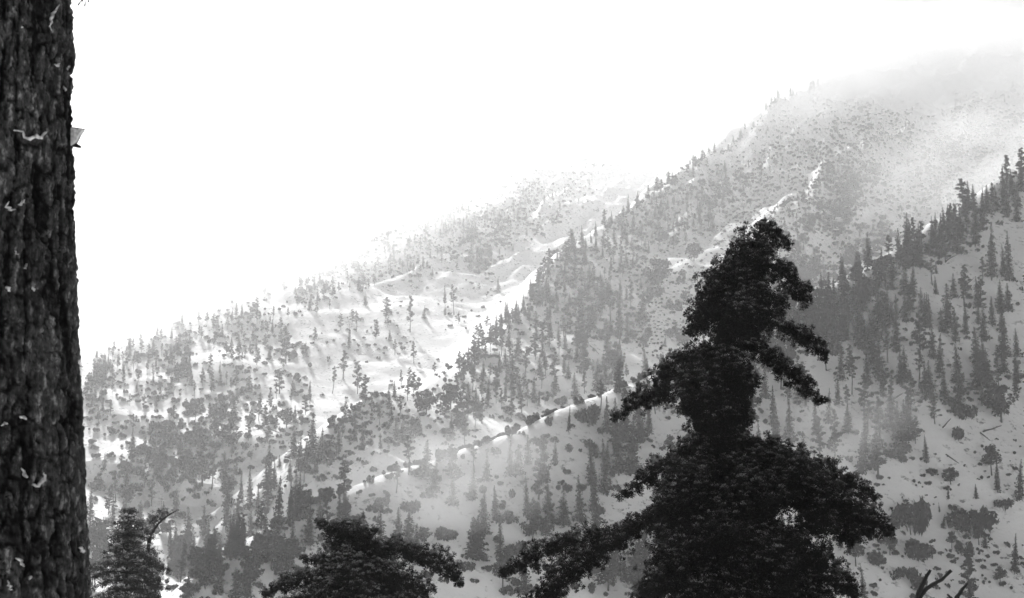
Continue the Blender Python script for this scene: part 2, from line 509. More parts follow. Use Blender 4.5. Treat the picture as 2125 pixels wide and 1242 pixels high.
# ------------------------------------------------------------------ hillside vegetation read off the photograph
# (pixel x, pixel y of the foot, height in pixels (width for a shrub), kind)
TR = '''
593 756 80 p;559 746 28 s;533 757 35 p;595 888 46 r;580 817 52 p;574 828 35 p;615 787 20 b;690 817 58 p;724 725 52 s;712 787 60 p;
742 818 68 p;558 748 30 s;618 792 20 b;645 952 92 s;609 952 65 s;621 952 42 s;580 970 25 s;560 1010 90 s;474 930 56 r;440 1013 85 p;
420 1005 85 p;314 1050 52 p;309 980 55 r;494 985 18 b;543 920 18 b;343 1015 27 b;202 1015 27 b;346 1110 28 r;851 690 75 p;880 662 27 s;
801 662 45 p;923 631 42 s;942 654 65 p;739 689 45 p;780 704 40 p;859 754 45 p;809 708 23 s;965 932 66 p;986 890 45 p;823 915 50 s;
835 915 42 s;853 918 55 r;807 932 26 s;790 932 32 s;826 1122 65 s;853 1066 34 b;880 1130 40 r;930 1152 20 s;925 1118 34 b;965 1186 30 b;
1072 1152 40 b;1041 670 22 s;1071 657 35 s;1086 642 36 s;1109 614 26 s;1133 602 34 s;1183 540 34 s;1192 549 34 s;1209 526 30 p;1227 506 26 s;
1260 490 34 p;1232 690 46 p;1212 783 70 p;1179 787 36 s;1194 827 52 s;1238 815 68 s;1250 812 37 s;1275 790 76 r;1340 771 48 s;1300 783 28 p;
1118 843 33 s;1285 718 64 p;1268 674 76 p;1366 604 96 r;1363 616 42 b;1398 517 30 r;1440 542 45 r;1337 717 27 r;1296 834 30 r;1368 747 18 b;
2058 582 120 s;2024 512 80 s;1985 527 100 s;2095 584 105 s;2083 569 62 s;1943 569 26 s;1757 667 100 p;1795 642 80 r;1850 602 46 s;1838 602 76 r;
1893 610 62 s;1909 735 88 p;2005 698 78 s;1942 612 40 s;1968 682 92 s;1768 820 82 p;1861 720 48 p;2080 692 72 s;2078 877 92 r;1787 702 52 s;
1828 787 76 p;2110 742 60 s;2113 797 62 s;2058 987 66 r;2070 1022 68 s;2115 1039 82 s;1973 1005 38 r;1968 1037 28 s;1923 962 58 s;1933 987 22 b;
1990 917 38 b;1893 1108 95 b;1907 1157 50 b;1866 1202 36 b;1900 1214 50 b;2022 1112 92 b;1993 1067 24 b;2003 1147 38 b;1950 1064 20 s;1957 1097 28 s;
2048 1074 22 s;2105 1189 78 s;1977 1059 18 b;2085 1057 30 b;1776 1175 58 r;1847 1152 60 r;1825 1177 48 b;1740 1197 36 r;1795 1245 68 s;1118 1037 130 p;
1151 967 54 s;1183 940 26 b;1180 897 52 s;1222 877 42 b;1225 940 44 b;1308 987 122 s;1284 987 102 s;1258 1027 112 s;1235 1062 96 s;1204 1082 92 s;
1170 1092 76 s;1390 947 46 r;1105 1122 62 r;1133 1120 50 r;1053 1084 30 b;1030 1087 76 s;1045 1182 42 r;1190 1127 40 b;392 1132 76 s;423 1112 60 s;
469 1096 78 s;518 1057 80 s;556 1052 95 s;577 1087 95 s;600 1082 80 s;625 1077 90 s;564 1182 88 r;531 1162 60 s;607 1152 76 s;640 1132 80 s;
385 1162 60 s;365 1172 70 s;457 1227 76 s;512 1244 76 s;487 1252 70 s;392 1242 60 s;426 1224 46 r;230 900 20 b;260 1010 55 p;240 1040 60 p;
300 930 30 p;330 950 45 p;350 860 22 b;372 900 26 r;410 840 22 b;450 860 30 p;470 800 30 p;500 830 26 r;520 880 30 p;540 850 34 p;
560 960 24 b;510 930 22 b;440 930 22 b;390 960 30 r;360 1000 40 p;470 1010 48 p;500 1040 55 s;1000 880 55 p;1030 820 60 p;1060 800 55 p;
1090 780 60 p;1110 740 48 p;1140 720 50 p;1150 790 62 p;1170 700 46 p;1080 870 24 b;1100 885 20 b;1140 880 22 b;1060 905 26 b;1165 840 24 b;
960 790 55 p;985 770 62 p;935 850 60 r;885 860 56 r;870 905 44 s;1010 1000 60 s;980 1040 70 s;940 1050 60 s;900 1020 66 s;1075 985 60 s;
1335 920 52 s;1360 860 46 r;1420 720 40 r;1400 640 32 b;1420 575 26 b;1415 585 20 b;1395 700 26 b;1380 720 24 s;1330 660 56 p;1310 620 50 p;
1480 480 46 s;1500 430 40 s;1470 470 30 r;1700 720 60 s;1720 640 76 s;1735 660 80 s;1715 770 60 p;1745 790 70 s;1690 690 60 s;1810 760 66 s;
1870 800 80 s;1890 860 92 p;1930 830 80 s;1950 780 86 s;1990 800 84 s;2030 760 80 s;2050 800 92 s;1850 850 72 p;1800 900 70 p;1760 900 60 s;
1720 880 72 s;1900 920 56 p;1870 960 50 r;1940 880 60 p;1960 830 70 s;2000 870 40 b;2030 640 66 s;1920 680 70 s;1880 670 60 s;1940 500 60 s;
1960 480 50 s;2070 440 56 s;2100 410 60 s;2120 395 62 s;2040 440 50 s;1905 530 55 s;1880 560 56 r;1820 600 62 s;1780 620 60 s;1770 600 50 r
'''
TR = [(float(a), float(b), float(c), d) for a, b, c, d in (e.split() for e in TR.replace('\n', '').split(';') if e.strip())]

ZONES = [
    # polygon, conifer count, pixel heights, kinds, shrub count, pixel widths, clumping
    ([(180, 765), (400, 670), (620, 595), (800, 495), (900, 435), (1000, 410), (1000, 560), (800, 580), (640, 640), (560, 700), (400, 790), (300, 850), (190, 900)], 380, (14, 34), 'ppps', 1500, (5, 12), 0.5),
    ([(185, 880), (300, 840), (400, 780), (560, 700), (650, 700), (640, 880), (560, 960), (480, 1000), (185, 1010)], 80, (24, 50), 'ppsp', 900, (7, 19), 0.5),
    ([(185, 1000), (380, 980), (640, 930), (700, 960), (640, 1080), (540, 1242), (185, 1242)], 150, (42, 80), 'ssspr', 260, (8, 22), 0.6),
    ([(660, 940), (690, 895), (760, 836), (860, 805), (950, 760), (900, 900), (800, 930), (650, 1010)], 24, (30, 54), 'pps', 700, (7, 18), 0.4),
    ([(950, 755), (1060, 668), (1110, 611), (1190, 526), (1260, 488), (1330, 440), (1345, 560), (1320, 660), (1290, 780), (1180, 840), (1000, 900), (900, 930)], 420, (22, 52), 'pppss', 1000, (6, 16), 0.5),
    ([(1260, 488), (1390, 390), (1500, 340), (1520, 420), (1450, 480), (1400, 500), (1340, 560)], 130, (16, 34), 'ps', 620, (5, 13), 0.5),
    ([(1545, 545), (1605, 465), (1680, 395), (1760, 335), (1850, 340), (1870, 430), (1830, 530), (1740, 580), (1640, 620), (1560, 640)], 120, (14, 26), 'ps', 2300, (5, 14), 0.6),
    ([(1500, 420), (1540, 310), (1610, 245), (1720, 200), (1860, 220), (1830, 300), (1750, 330), (1640, 385), (1560, 440)], 60, (10, 18), 'p', 1000, (4, 10), 0.55),
    ([(1010, 400), (1230, 340), (1255, 370), (1130, 470), (1000, 560)], 50, (12, 22), 'ps', 800, (4, 10), 0.55),
    ([(1560, 690), (1700, 620), (1870, 530), (1950, 478), (2125, 384), (2125, 440), (2040, 490), (1900, 570), (1820, 660), (1740, 710), (1600, 780)], 100, (45, 85), 'sssp', 200, (8, 20), 0.6),
    ([(1500, 760), (1690, 660), (1900, 590), (2125, 600), (2125, 830), (1990, 850), (1900, 980), (1500, 980)], 230, (46, 92), 'sssspp', 380, (7, 20), 0.6),
    ([(1560, 980), (1900, 990), (2125, 900), (2125, 1242), (1560, 1242)], 22, (18, 46), 'ssr', 420, (4, 13), 0.5),
    ([(640, 1010), (900, 940), (1180, 868), (1400, 780), (1540, 740), (1540, 1100), (1300, 1180), (1000, 1170), (640, 1170)], 115, (46, 92), 'ssssp', 330, (7, 26), 0.7),
    ([(600, 1100), (1000, 1170), (1300, 1180), (1500, 1100), (1500, 1242), (560, 1242)], 34, (45, 85), 'ssr', 160, (8, 28), 0.5),
    ([(1300, 560), (1420, 500), (1540, 420), (1620, 380), (1600, 440), (1520, 560), (1440, 700), (1330, 740)], 14, (20, 34), 'pr', 800, (3, 9), 0.5),
    ([(1840, 240), (2000, 190), (2125, 190), (2125, 360), (1960, 450), (1880, 470), (1850, 340)], 30, (12, 22), 'ps', 900, (4, 11), 0.6),
    ([(560, 1000), (650, 940), (650, 1060), (520, 1190), (440, 1242), (360, 1242)], 75, (42, 80), 'sssp', 110, (8, 22), 0.35),
    ([(640, 720), (850, 600), (1000, 560), (1080, 560), (1000, 680), (800, 790), (680, 860)], 10, (20, 44), 'ps', 110, (4, 10), 0.6),
]

def in_poly(px, py, poly):
    inside = np.zeros(len(px), bool)
    n = len(poly)
    for i in range(n):
        x1, y1 = poly[i]; x2, y2 = poly[(i + 1) % n]
        c = ((y1 > py) != (y2 > py)) & (px < (x2 - x1) * (py - y1) / (y2 - y1 + 1e-9) + x1)
        inside ^= c
    return inside

def sample_zone(poly, n, clump, seed):
    r_ = np.random.default_rng(seed)
    P = np.array(poly, float); lo = P.min(0); hi = P.max(0)
    out = []
    tot = 0
    for _ in range(60):
        q = lo + r_.random((max(200, n * 3), 2)) * (hi - lo)
        q = q[in_poly(q[:, 0], q[:, 1], poly)]
        # stands follow slanting drifts down the fall line
        nz = fbm((q[:, 0] + 0.7 * q[:, 1]) / 46, (q[:, 1] - 0.4 * q[:, 0]) / 80, 3, 77) + 0.8 * fbm(q[:, 0] / 16, q[:, 1] / 16, 2, 99)
        q = q[r_.random(len(q)) < np.clip(0.5 + nz * 3.2 * clump - (clump - 0.35) * 0.4, 0.02, 1)]
        out.append(q); tot += len(q)
        if tot >= n: break
    q = np.concatenate(out)[:n]
    return q + r_.normal(size=q.shape) * 11

cand = [(u, v, h, k, 1) for u, v, h, k in TR]
for zi, (poly, nc, hr, kinds, ns, wr, cl) in enumerate(ZONES):
    r_ = np.random.default_rng(500 + zi)
    P = np.array(poly, float); y0, y1 = P[:, 1].min(), P[:, 1].max()
    for (u, v) in sample_zone(poly, nc, cl, 100 + zi):
        f = (v - y0) / (y1 - y0)
        h = hr[0] + (hr[1] - hr[0]) * np.clip(0.65 * f + 0.55 * r_.random() - 0.1, 0, 1)
        cand.append((u, v, h, kinds[int(r_.integers(len(kinds)))], 0))
    for (u, v) in sample_zone(poly, ns, cl, 300 + zi):
        f = (v - y0) / (y1 - y0)
        w = wr[0] + (wr[1] - wr[0]) * np.clip(0.4 * f + 0.8 * r_.random() ** 1.6, 0, 1)
        cand.append((u, v, w, 'b', 0))
# plants keep their distance: specks on the snow, touching only here and there
def thin_out(cand):
    r_ = np.random.default_rng(31); grid = {}; keep = []
    for c in cand:
        u, v, h, k, traced = c
        rad = 0.46 * h if k == 'b' else 0.17 * h
        cu, cv = u, v - (0.35 * h if k == 'b' else 0.42 * h)
        g = (int(cu // 48), int(cv // 48)); ok = True
        dens = float(fbm(np.array([(u + 0.7 * v) / 75]), np.array([(v - 0.4 * u) / 120]), 2, 123)[0])
        if v < 480: dens *= 0.35
        if 1590 < u < 1850 and 700 - 0.22 * (u - 1590) > v > 340 + 0.9 * max(0, 1720 - u): dens += 0.5 * float(vnoise(np.array([u / 28 + v / 40]), np.array([v / 90]), 9)[0])
        elif u > 1650 and v < 960: dens += 0.22
        if 930 < u < 1350 and v < 860: dens += 0.10
        if u < 660 and v > 980: dens += 0.15
        if not traced and r_.random() < np.clip(0.86 - 1.5 * dens, 0.12, 0.95):
            for a in (-1, 0, 1):
                for b in (-1, 0, 1):
                    for (x, y, q) in grid.get((g[0] + a, g[1] + b), ()):
                        if (x - cu) ** 2 + ((y - cv) * 0.8) ** 2 < (0.95 * (q + rad)) ** 2: ok = False
        if ok:
            keep.append(c); grid.setdefault(g, []).append((cu, cv, rad))
    return keep
cand = thin_out(cand)
U = np.array([c[0] for c in cand]); Vv = np.array([c[1] for c in cand])
PT, DEP = hit_ground(U, Vv)
plants = []
for i, (u, v, h, k, traced) in enumerate(cand):
    if not np.isfinite(DEP[i]): continue
    dist = DEP[i]
    size = h / FPX * dist * 1.03
    if k != 'b': size = min(size, 34.0)
    else: size = min(size, 14.0)
    if not traced and v > 1242: continue
    plants.append(dict(p=PT[i], size=size, px=h, kind=k, u=u, v=v, traced=traced))

# the crests themselves carry a broken line of trees and brush
def to_px(p):
    c1 = p[1] * math.cos(PITCH) + p[2] * math.sin(PITCH); c2 = -p[1] * math.sin(PITCH) + p[2] * math.cos(PITCH)
    return 1062.5 + FPX * p[0] / c1, 621 - FPX * c2 / c1
r_ = np.random.default_rng(4242)
for si, step, hr, kinds in ((1, 7.0, (9, 19), 'ppsp'), (3, 6.0, (9, 21), 'sssp'), (2, 9.0, (5, 10), 'p')):
    P = SPURS[si][0]
    if P[0][0] > P[-1][0]: P = P[::-1]
    for i in range(len(P) - 1):
        a, b = P[i], P[i + 1]
        L = np.hypot(b[0] - a[0], b[1] - a[1]); nrm_ = np.array([b[1] - a[1], -(b[0] - a[0])]) / L
        for t in np.arange(0, 1, step / L):
            for rep in range(3):
                c = a[:2] + (b[:2] - a[:2]) * (t + r_.random() * step / L)
                u0_ = to_px(np.array([c[0], c[1], float(tz(c[:1], c[1:2])[0])]))[0]
                keep = (0.72 if u0_ > 1800 else (0.9 if si == 3 else (0.5 if si == 1 else 0.8))) + 1.3 * float(fbm(c[:1] / 22, c[1:2] / 22, 2, 88)[0])
                if r_.random() > keep: continue
                c = c + nrm_ * r_.uniform(-2.5, 3.5 if u0_ < 1650 else 14)
                p = np.array([c[0], c[1], float(tz(c[:1], c[1:2])[0]) - 0.15])
                u, v = to_px(p)
                if v > 1300 or u < 150 or u > 2160: continue
                if rep == 0 and r_.random() < (0.8 if u > (980 if si == 1 else 1650) else 0.12):
                    k = kinds[int(r_.integers(4 if len(kinds) > 1 else 1))]; size = r_.uniform(*hr) * (0.75 if c[1] > 1500 else 1)
                else:
                    k = 'b'; size = r_.uniform(1.5, 4.5)
                plants.append(dict(p=p, size=size, px=size * FPX / np.linalg.norm(p), kind=k, u=u, v=v, traced=0))

trees = sorted([q for q in plants if q['kind'] != 'b'], key=lambda q: -(q['px'] + 400 * q['traced']))
shrubs = sorted([q for q in plants if q['kind'] == 'b'], key=lambda q: -(q['px'] + 400 * q['traced']))
NT = 290; NS = 290

REG = [
    ('right_top', lambda u, v: u > 1690 and v < 640 - (u - 1690) * 0.1, 'the crest of the near spur at upper right'),
    ('right_mid', lambda u, v: u > 1690 and v < 900, 'the shaded slope right of the big dark pine'),
    ('right_low', lambda u, v: u > 1690, 'the open snow below the forest at lower right'),
    ('left_low', lambda u, v: u < 650 and v > 1000, 'the dark forest at lower left beside the bark trunk'),
    ('left_mid', lambda u, v: u < 660 and v > 790, 'the bright shrub-dotted slope right of the bark trunk'),
    ('left_top', lambda u, v: u < 660, 'the misty far slope at upper left'),
    ('chute', lambda u, v: v < 930 - 0.68 * (u - 640) and u < 1300, 'the misty snowfield left of the middle ridge'),
    ('ridge', lambda u, v: v < 985 - 0.35 * (u - 640) and v > 480, 'the forested middle ridge'),
    ('upper', lambda u, v: v <= 480, 'the high rocky slope under the mist'),
    ('centre_low', lambda u, v: True, 'the misty lower slope left of the big dark pine'),
]
def region(u, v):
    for n, f, txt in REG:
        if f(u, v): return txt
KN = {'s': ('spire_conifer', 'narrow pointed conifer', 'conifer'), 'p': ('hillside_pine', 'open crowned pine', 'pine'),
      'r': ('bushy_tree', 'broad bushy evergreen', 'tree')}
UNIQUE = {  # traced things that the photograph lets one point to
    (645, 952): 'tall dark spire conifer standing at the foot of the open snow chute',
    (609, 952): 'medium spire conifer just left of the tall spire at the chute foot',
    (621, 952): 'small spire conifer wedged between two taller spires at the chute foot',
    (724, 725): 'pointed conifer alone highest on the open snow left of the middle ridge',
    (712, 787): 'open pine on bright snow just below the lone pointed conifer',
    (690, 817): 'wide double topped pine on the edge of the bright snowfield',
    (742, 818): 'slender pine with bare lower stem at the right of the snowfield group',
    (593, 756): 'tall thin pine with long bare trunk on the bright upper left snow',
    (440, 1013): 'slender long stemmed pine with a short crown above lower left forest',
    (420, 1005): 'straggly thin pine beside a taller slender one above lower left forest',
    (474, 930): 'rounded pine tapering to its foot on open left snow',
    (965, 932): 'darkest pine at the foot of the middle ridge left of centre',
    (1366, 604): 'large oval dark tree standing in the snow gully of the middle ridge',
    (1212, 783): 'tall ragged pine at the lower edge of the middle ridge forest',
    (1275, 790): 'large bushy tree just above the pale snow knob',
    (1238, 815): 'tall thin spire just left of the pale snow knob',
    (1250, 812): 'short spire conifer against the pale snow knob',
    (1340, 771): 'stout ragged conifer on top of the pale snow knob',
    (1118, 1037): 'tallest ragged pine on the misty slope left of the big dark pine',
    (1308, 987): 'broad spire conifer seen under the left bough of the big dark pine',
    (2058, 582): 'tall narrow spire alone on the open snow at far right',
    (2095, 584): 'tall pale spire at the right picture edge beside open snow',
    (1985, 527): 'dense dark spire at the upper edge of the right snow clearing',
    (1757, 667): 'slim dark stemmed pine right of the big pine crown',
    (1909, 735): 'pine with dark straight trunk in the middle of the right forest',
    (1768, 820): 'half bare pine with drooping limbs right of the big pine',
    (2078, 877): 'round crowned tree on a short dark trunk at right edge',
    (2105, 1189): 'feathery spire conifer at lower right near scattered small bushes',
    (1776, 1175): 'small round tree on a thin trunk under the big pine right bough',
    (1847, 1152): 'small tree on a thick trunk at the tip of the big pine right bough',
    (2048, 1074): 'tiny dark pointed conifer beside the large right bush',
    (2115, 1039): 'dark spire at right edge above the lower snowfield',
    (1893, 1108): 'large dark bush mass beyond the tip of the big pine right bough',
    (2022, 1112): 'large dark three lobed bush on open snow at lower right',
    (1907, 1157): 'dark bush just below the large bush mass at lower right',
    (1900, 1214): 'dark lumpy bush directly behind the bare forked branches',
    (1866, 1202): 'dark bush left of the bare forked branches',
    (543, 920): 'small round bush alone on white snow near the chute',
    (494, 985): 'round bush alone on snow above the lower left forest',
    (343, 1015): 'large round bush on snow right of the bark trunk',
    (1183, 940): 'small black double bush on pale snow left of the big pine',
    (1363, 616): 'rounded bush at the foot of the oval gully tree',
    (1072, 1152): 'broad bush just above the tip of the big pine lowest left bough',
    (925, 1118): 'broad dark bush on the pale snow right of the rime tipped pine',
    (826, 1122): 'pointed conifer just above the right bough of the rime tipped pine',
    (1030, 1087): 'tall misty spire midway between the two dark foreground pines',
    (1170, 1092): 'misty spire at the left end of the forest band beside the big pine',
    (1105, 1122): 'bushy evergreen on snow above the big pine lowest left bough',
    (853, 918): 'wide evergreen in the row at the foot of the middle ridge',
}
LAND = {
    (645, 952): 'the tall chute foot spire', (724, 725): 'the lone snowfield conifer', (690, 817): 'the double topped pine', (593, 756): 'the long stemmed upper left pine',
    (440, 1013): 'the slender short crowned pine', (474, 930): 'the rounded tapering pine', (965, 932): 'the darkest ridge foot pine', (1366, 604): 'the oval gully tree',
    (1212, 783): 'the tall ragged ridge pine', (1275, 790): 'the bushy snow knob tree', (1118, 1037): 'the tallest misty slope pine', (1308, 987): 'the broad spire under the bough',
    (2058, 582): 'the lone clearing spire', (1985, 527): 'the dense clearing edge spire', (1757, 667): 'the slim dark stemmed pine', (1909, 735): 'the dark straight trunk pine',
    (1768, 820): 'the half bare pine', (2078, 877): 'the round crowned tree', (2105, 1189): 'the feathery lower right spire', (1847, 1152): 'the thick trunked small tree',
    (1893, 1108): 'the large right bush mass', (2022, 1112): 'the three lobed bush', (1900, 1214): 'the bush behind the bare branches', (543, 920): 'the round chute bush', (1072, 1152): 'the bush above the bough tip', (925, 1118): 'the broad pale snow bush', (826, 1122): 'the conifer above the rimed bough',
    (1030, 1087): 'the tall misty middle spire', (1170, 1092): 'the forest band end spire', (1105, 1122): 'the bushy evergreen on snow', (853, 918): 'the wide ridge foot evergreen',
    (494, 985): 'the lone round bush', (343, 1015): 'the large bush by the bark trunk', (1183, 940): 'the black double bush',
}
FIXED = [(1500, 900, 'the big dark pine'), (715, 1085, 'the rime tipped pine top'), (268, 1055, 'the snow dusted fir'), (360, 1062, 'the bent sapling'), (180, 800, 'the bark trunk'),
         (642, 815, 'the cross armed snag'), (1835, 648, 'the long fallen log'), (1300, 800, 'the pale snow knob')]
LM = [(u, v, n) for (u, v), n in LAND.items()] + FIXED
ORD = ['first', 'second', 'third', 'fourth', 'fifth', 'sixth', 'seventh', 'eighth', 'ninth', 'tenth', 'eleventh', 'twelfth', 'thirteenth', 'fourteenth', 'fifteenth', 'sixteenth', 'seventeenth', 'eighteenth', 'nineteenth', 'twentieth', 'twenty-first', 'twenty-second', 'twenty-third', 'twenty-fourth', 'twenty-fifth']
RANK = {}
def relative(items, describe):
    """labels by look and by place next to a thing one can find, counted outwards"""
    out = {}
    slots = {}
    for i, q in enumerate(items):
        key = (int(q['u']), int(q['v']))
        if q['traced'] and key in UNIQUE: out[i] = UNIQUE[key]; continue
        best = min(LM, key=lambda l: (l[0] - q['u']) ** 2 + (l[1] - q['v']) ** 2 if (l[0], l[1]) != key else 1e12)
        du, dv = q['u'] - best[0], q['v'] - best[1]
        w = ('right of' if du > 0 else 'left of') if abs(du) > abs(dv) else ('below' if dv > 0 else 'above')
        slots.setdefault((describe(q), w, best[2]), []).append((math.hypot(du, dv), i))
    for (dsc, w, lm), lst in slots.items():
        lst.sort()
        for n, (_, i) in enumerate(lst):
            out[i] = f'{dsc} {w} {lm}' if len(lst) == 1 else f'{dsc}, {ORD[min(n, 24)]} one {w} {lm}'
    return out

def tree_words(q):
    sz = 'tall' if q['px'] > 75 else ('medium' if q['px'] > 45 else 'small')
    return f"{sz} {KN[q['kind']][1]}"
def shrub_words(q):
    sz = 'large' if q['px'] > 28 else ('medium' if q['px'] > 19 else 'small')
    return f'{sz} dark rounded bush'

def place_tree(q, i, label):
    k = q['kind']; name, desc, cat = KN[k]
    r_ = np.random.default_rng(9000 + i)
    vi = int(r_.integers(len(VAR[k])))
    tr, cr = VAR[k][vi]
    wsc = 0.72 + 0.65 * r_.random()
    o = empty(name, tuple(q['p']), r_.random() * 6.28, (q['size'] * wsc, q['size'] * wsc, q['size']))
    o.rotation_euler = (r_.normal() * 0.045, r_.normal() * 0.045, r_.random() * 6.28)
    obj('trunk', tr, None, o); obj('crown', cr, None, o)
    tag(o, label, cat, f"{cat}s on {region(q['u'], q['v'])}")
lab = relative(trees[:NT], tree_words)
for i, q in enumerate(trees[:NT]): place_tree(q, i, lab[i])

def place_shrub(q, i, label):
    r_ = np.random.default_rng(19000 + i)
    st, cr = VAR['b'][int(r_.integers(4))]
    w = q['size']
    o = empty('shrub', tuple(q['p']), r_.random() * 6.28, (w, w * (0.8 + 0.3 * r_.random()), w * (1.1 + 0.5 * r_.random())))
    obj('foliage', cr, None, o); obj('stem', st, None, o)
    tag(o, label, 'bush', f"bushes on {region(q['u'], q['v'])}")
lab = relative(shrubs[:NS], shrub_words)
for i, q in enumerate(shrubs[:NS]): place_shrub(q, i, lab[i])

# the rest of the wood and scrub, too many to count: one scattered mass each
def scatter(name, label, cat, items, sources):
    """items: [(position, scale xyz, rotation z, variant index)]; sources: list of lists of meshes (variant)"""
    src_col = []
    P = np.array([i[0] for i in items], np.float32)
    me = bpy.data.meshes.new(name)
    me.vertices.add(len(P)); me.vertices.foreach_set('co', P.ravel())
    a = me.attributes.new('sc', 'FLOAT_VECTOR', 'POINT'); a.data.foreach_set('vector', np.array([i[1] for i in items], np.float32).ravel())
    a = me.attributes.new('rz', 'FLOAT_VECTOR', 'POINT'); a.data.foreach_set('vector', np.array([(0, 0, i[2]) for i in items], np.float32).ravel())
    a = me.attributes.new('vi', 'INT', 'POINT'); a.data.foreach_set('value', np.array([i[3] for i in items], np.int32))
    o = obj(name, me)
    tag(o, label, cat, kind='stuff')
    ng = bpy.data.node_groups.new(name, 'GeometryNodeTree')
    ng.interface.new_socket('Geometry', in_out='INPUT', socket_type='NodeSocketGeometry')
    ng.interface.new_socket('Geometry', in_out='OUTPUT', socket_type='NodeSocketGeometry')
    gi = ng.nodes.new('NodeGroupInput'); go = ng.nodes.new('NodeGroupOutput')
    join = ng.nodes.new('GeometryNodeJoinGeometry')
    def attr(n, t):
        x = ng.nodes.new('GeometryNodeInputNamedAttribute'); x.data_type = t; x.inputs['Name'].default_value = n
        return x
    asc = attr('sc', 'FLOAT_VECTOR'); arz = attr('rz', 'FLOAT_VECTOR'); avi = attr('vi', 'INT')
    for vi, ms in enumerate(sources):
        cmp_ = ng.nodes.new('FunctionNodeCompare'); cmp_.data_type = 'INT'; cmp_.operation = 'EQUAL'
        ng.links.new(avi.outputs['Attribute'], cmp_.inputs[2]); cmp_.inputs[3].default_value = vi
        src = ng.nodes.new('GeometryNodeObjectInfo')
        so = ms
        src.inputs['Object'].default_value = so
        inst = ng.nodes.new('GeometryNodeInstanceOnPoints')
        ng.links.new(gi.outputs[0], inst.inputs['Points'])
        ng.links.new(cmp_.outputs[0], inst.inputs['Selection'])
        ng.links.new(src.outputs['Geometry'], inst.inputs['Instance'])
        ng.links.new(arz.outputs['Attribute'], inst.inputs['Rotation'])
        ng.links.new(asc.outputs['Attribute'], inst.inputs['Scale'])
        ng.links.new(inst.outputs[0], join.inputs[0])
    ng.links.new(join.outputs[0], go.inputs[0])
    md = o.modifiers.new('scatter', 'NODES'); md.node_group = ng
    return o

def merged(name, meshes):
    """one mesh of trunk and crown together, used only as the scattered pattern; kept unlinked from the scene"""
    vs = []; fs = []; mi = []; n = 0; mats = []
    for m in meshes:
        co = np.zeros(len(m.vertices) * 3, np.float32); m.vertices.foreach_get('co', co)
        vs.append(co.reshape(-1, 3))
        base = len(mats); mats += list(m.materials)
        for p in m.polygons:
            fs.append(tuple(v + n for v in p.vertices)); mi.append(base)
        n += len(m.vertices)
    me = mesh_from(name, np.concatenate(vs), fs)
    for m in mats: me.materials.append(m)
    me.polygons.foreach_set('material_index', np.array(mi, np.int32))
    return bpy.data.objects.new(name, me)

SRC_T = [merged('conifer_pattern', v) for k in 'spr' for v in VAR[k]]
KOFF = {'s': 0, 'p': len(VAR['s']), 'r': len(VAR['s']) + len(VAR['p'])}
SRC_S = [merged('shrub_pattern', v) for v in VAR['b']]

items_t = []; items_s = []
r_ = np.random.default_rng(77)
for q in trees[NT:]:
    w = 0.85 + 0.4 * r_.random()
    items_t.append((q['p'], (q['size'] * w, q['size'] * w, q['size']), r_.random() * 6.28, KOFF[q['kind']] + int(r_.integers(len(VAR[q['kind']])))))
for q in shrubs[NS:]:
    items_s.append((q['p'], (q['size'], q['size'] * (0.8 + 0.3 * r_.random()), q['size'] * (0.95 + 0.5 * r_.random())), r_.random() * 6.28, int(r_.integers(4))))
# ground outside the frame and behind the crests carries the same wood
ox = r_.uniform(-900, 950, 5200); oy = r_.uniform(250, 2200, 5200)
oz = terrain(ox, oy)
d = np.stack([ox, oy, oz], 1)
cb = np.stack([d[:, 0], d[:, 1] * math.cos(PITCH) + d[:, 2] * math.sin(PITCH), -d[:, 1] * math.sin(PITCH) + d[:, 2] * math.cos(PITCH)], 1)
pu = 1062.5 + FPX * cb[:, 0] / cb[:, 1]; pv = 621 - FPX * cb[:, 2] / cb[:, 1]
inframe = (pu > 172) & (pu < 2145) & (pv > -20) & (pv < 1250)
_, seen = hit_ground(pu[inframe], pv[inframe])
vis = np.zeros(len(ox), bool); vis[np.where(inframe)[0]] = ~(seen < d[inframe, 1] - 25)
for i in np.where(~vis)[0]:
    k = 'spp'[int(r_.integers(3))]
    if inframe[i]:                       # behind a crest: keep tops from showing above it
        if r_.random() < 0.6: continue
        s = r_.uniform(1.5, 4); items_s.append(((ox[i], oy[i], oz[i]), (s, s, s), r_.random() * 6.28, int(r_.integers(4)))); continue
    s = r_.uniform(11, 22)
    items_t.append(((ox[i], oy[i], oz[i]), (s, s, s), r_.random() * 6.28, KOFF[k] + int(r_.integers(4))))
# unseen wooded slope behind the camera, added to block sky light on the snow
for _ in range(420):
    x = r_.uniform(-260, 260); y = r_.uniform(-250, -14); k = 'sp'[int(r_.integers(2))]
    s = r_.uniform(12, 22)
    items_t.append(((x, y, float(terrain(np.array([x]), np.array([y]))[0])), (s * 1.2, s * 1.2, s), r_.random() * 6.28, KOFF[k] + int(r_.integers(4))))
scatter('distant_forest', 'countless small conifers covering the misty mountainside', 'forest', items_t, SRC_T)
scatter('hillside_shrubbery', 'countless low dark shrubs dotting the snowy slopes', 'shrubbery', items_s, SRC_S)
print('PLANTS', len(trees), len(shrubs), len(items_t), len(items_s))

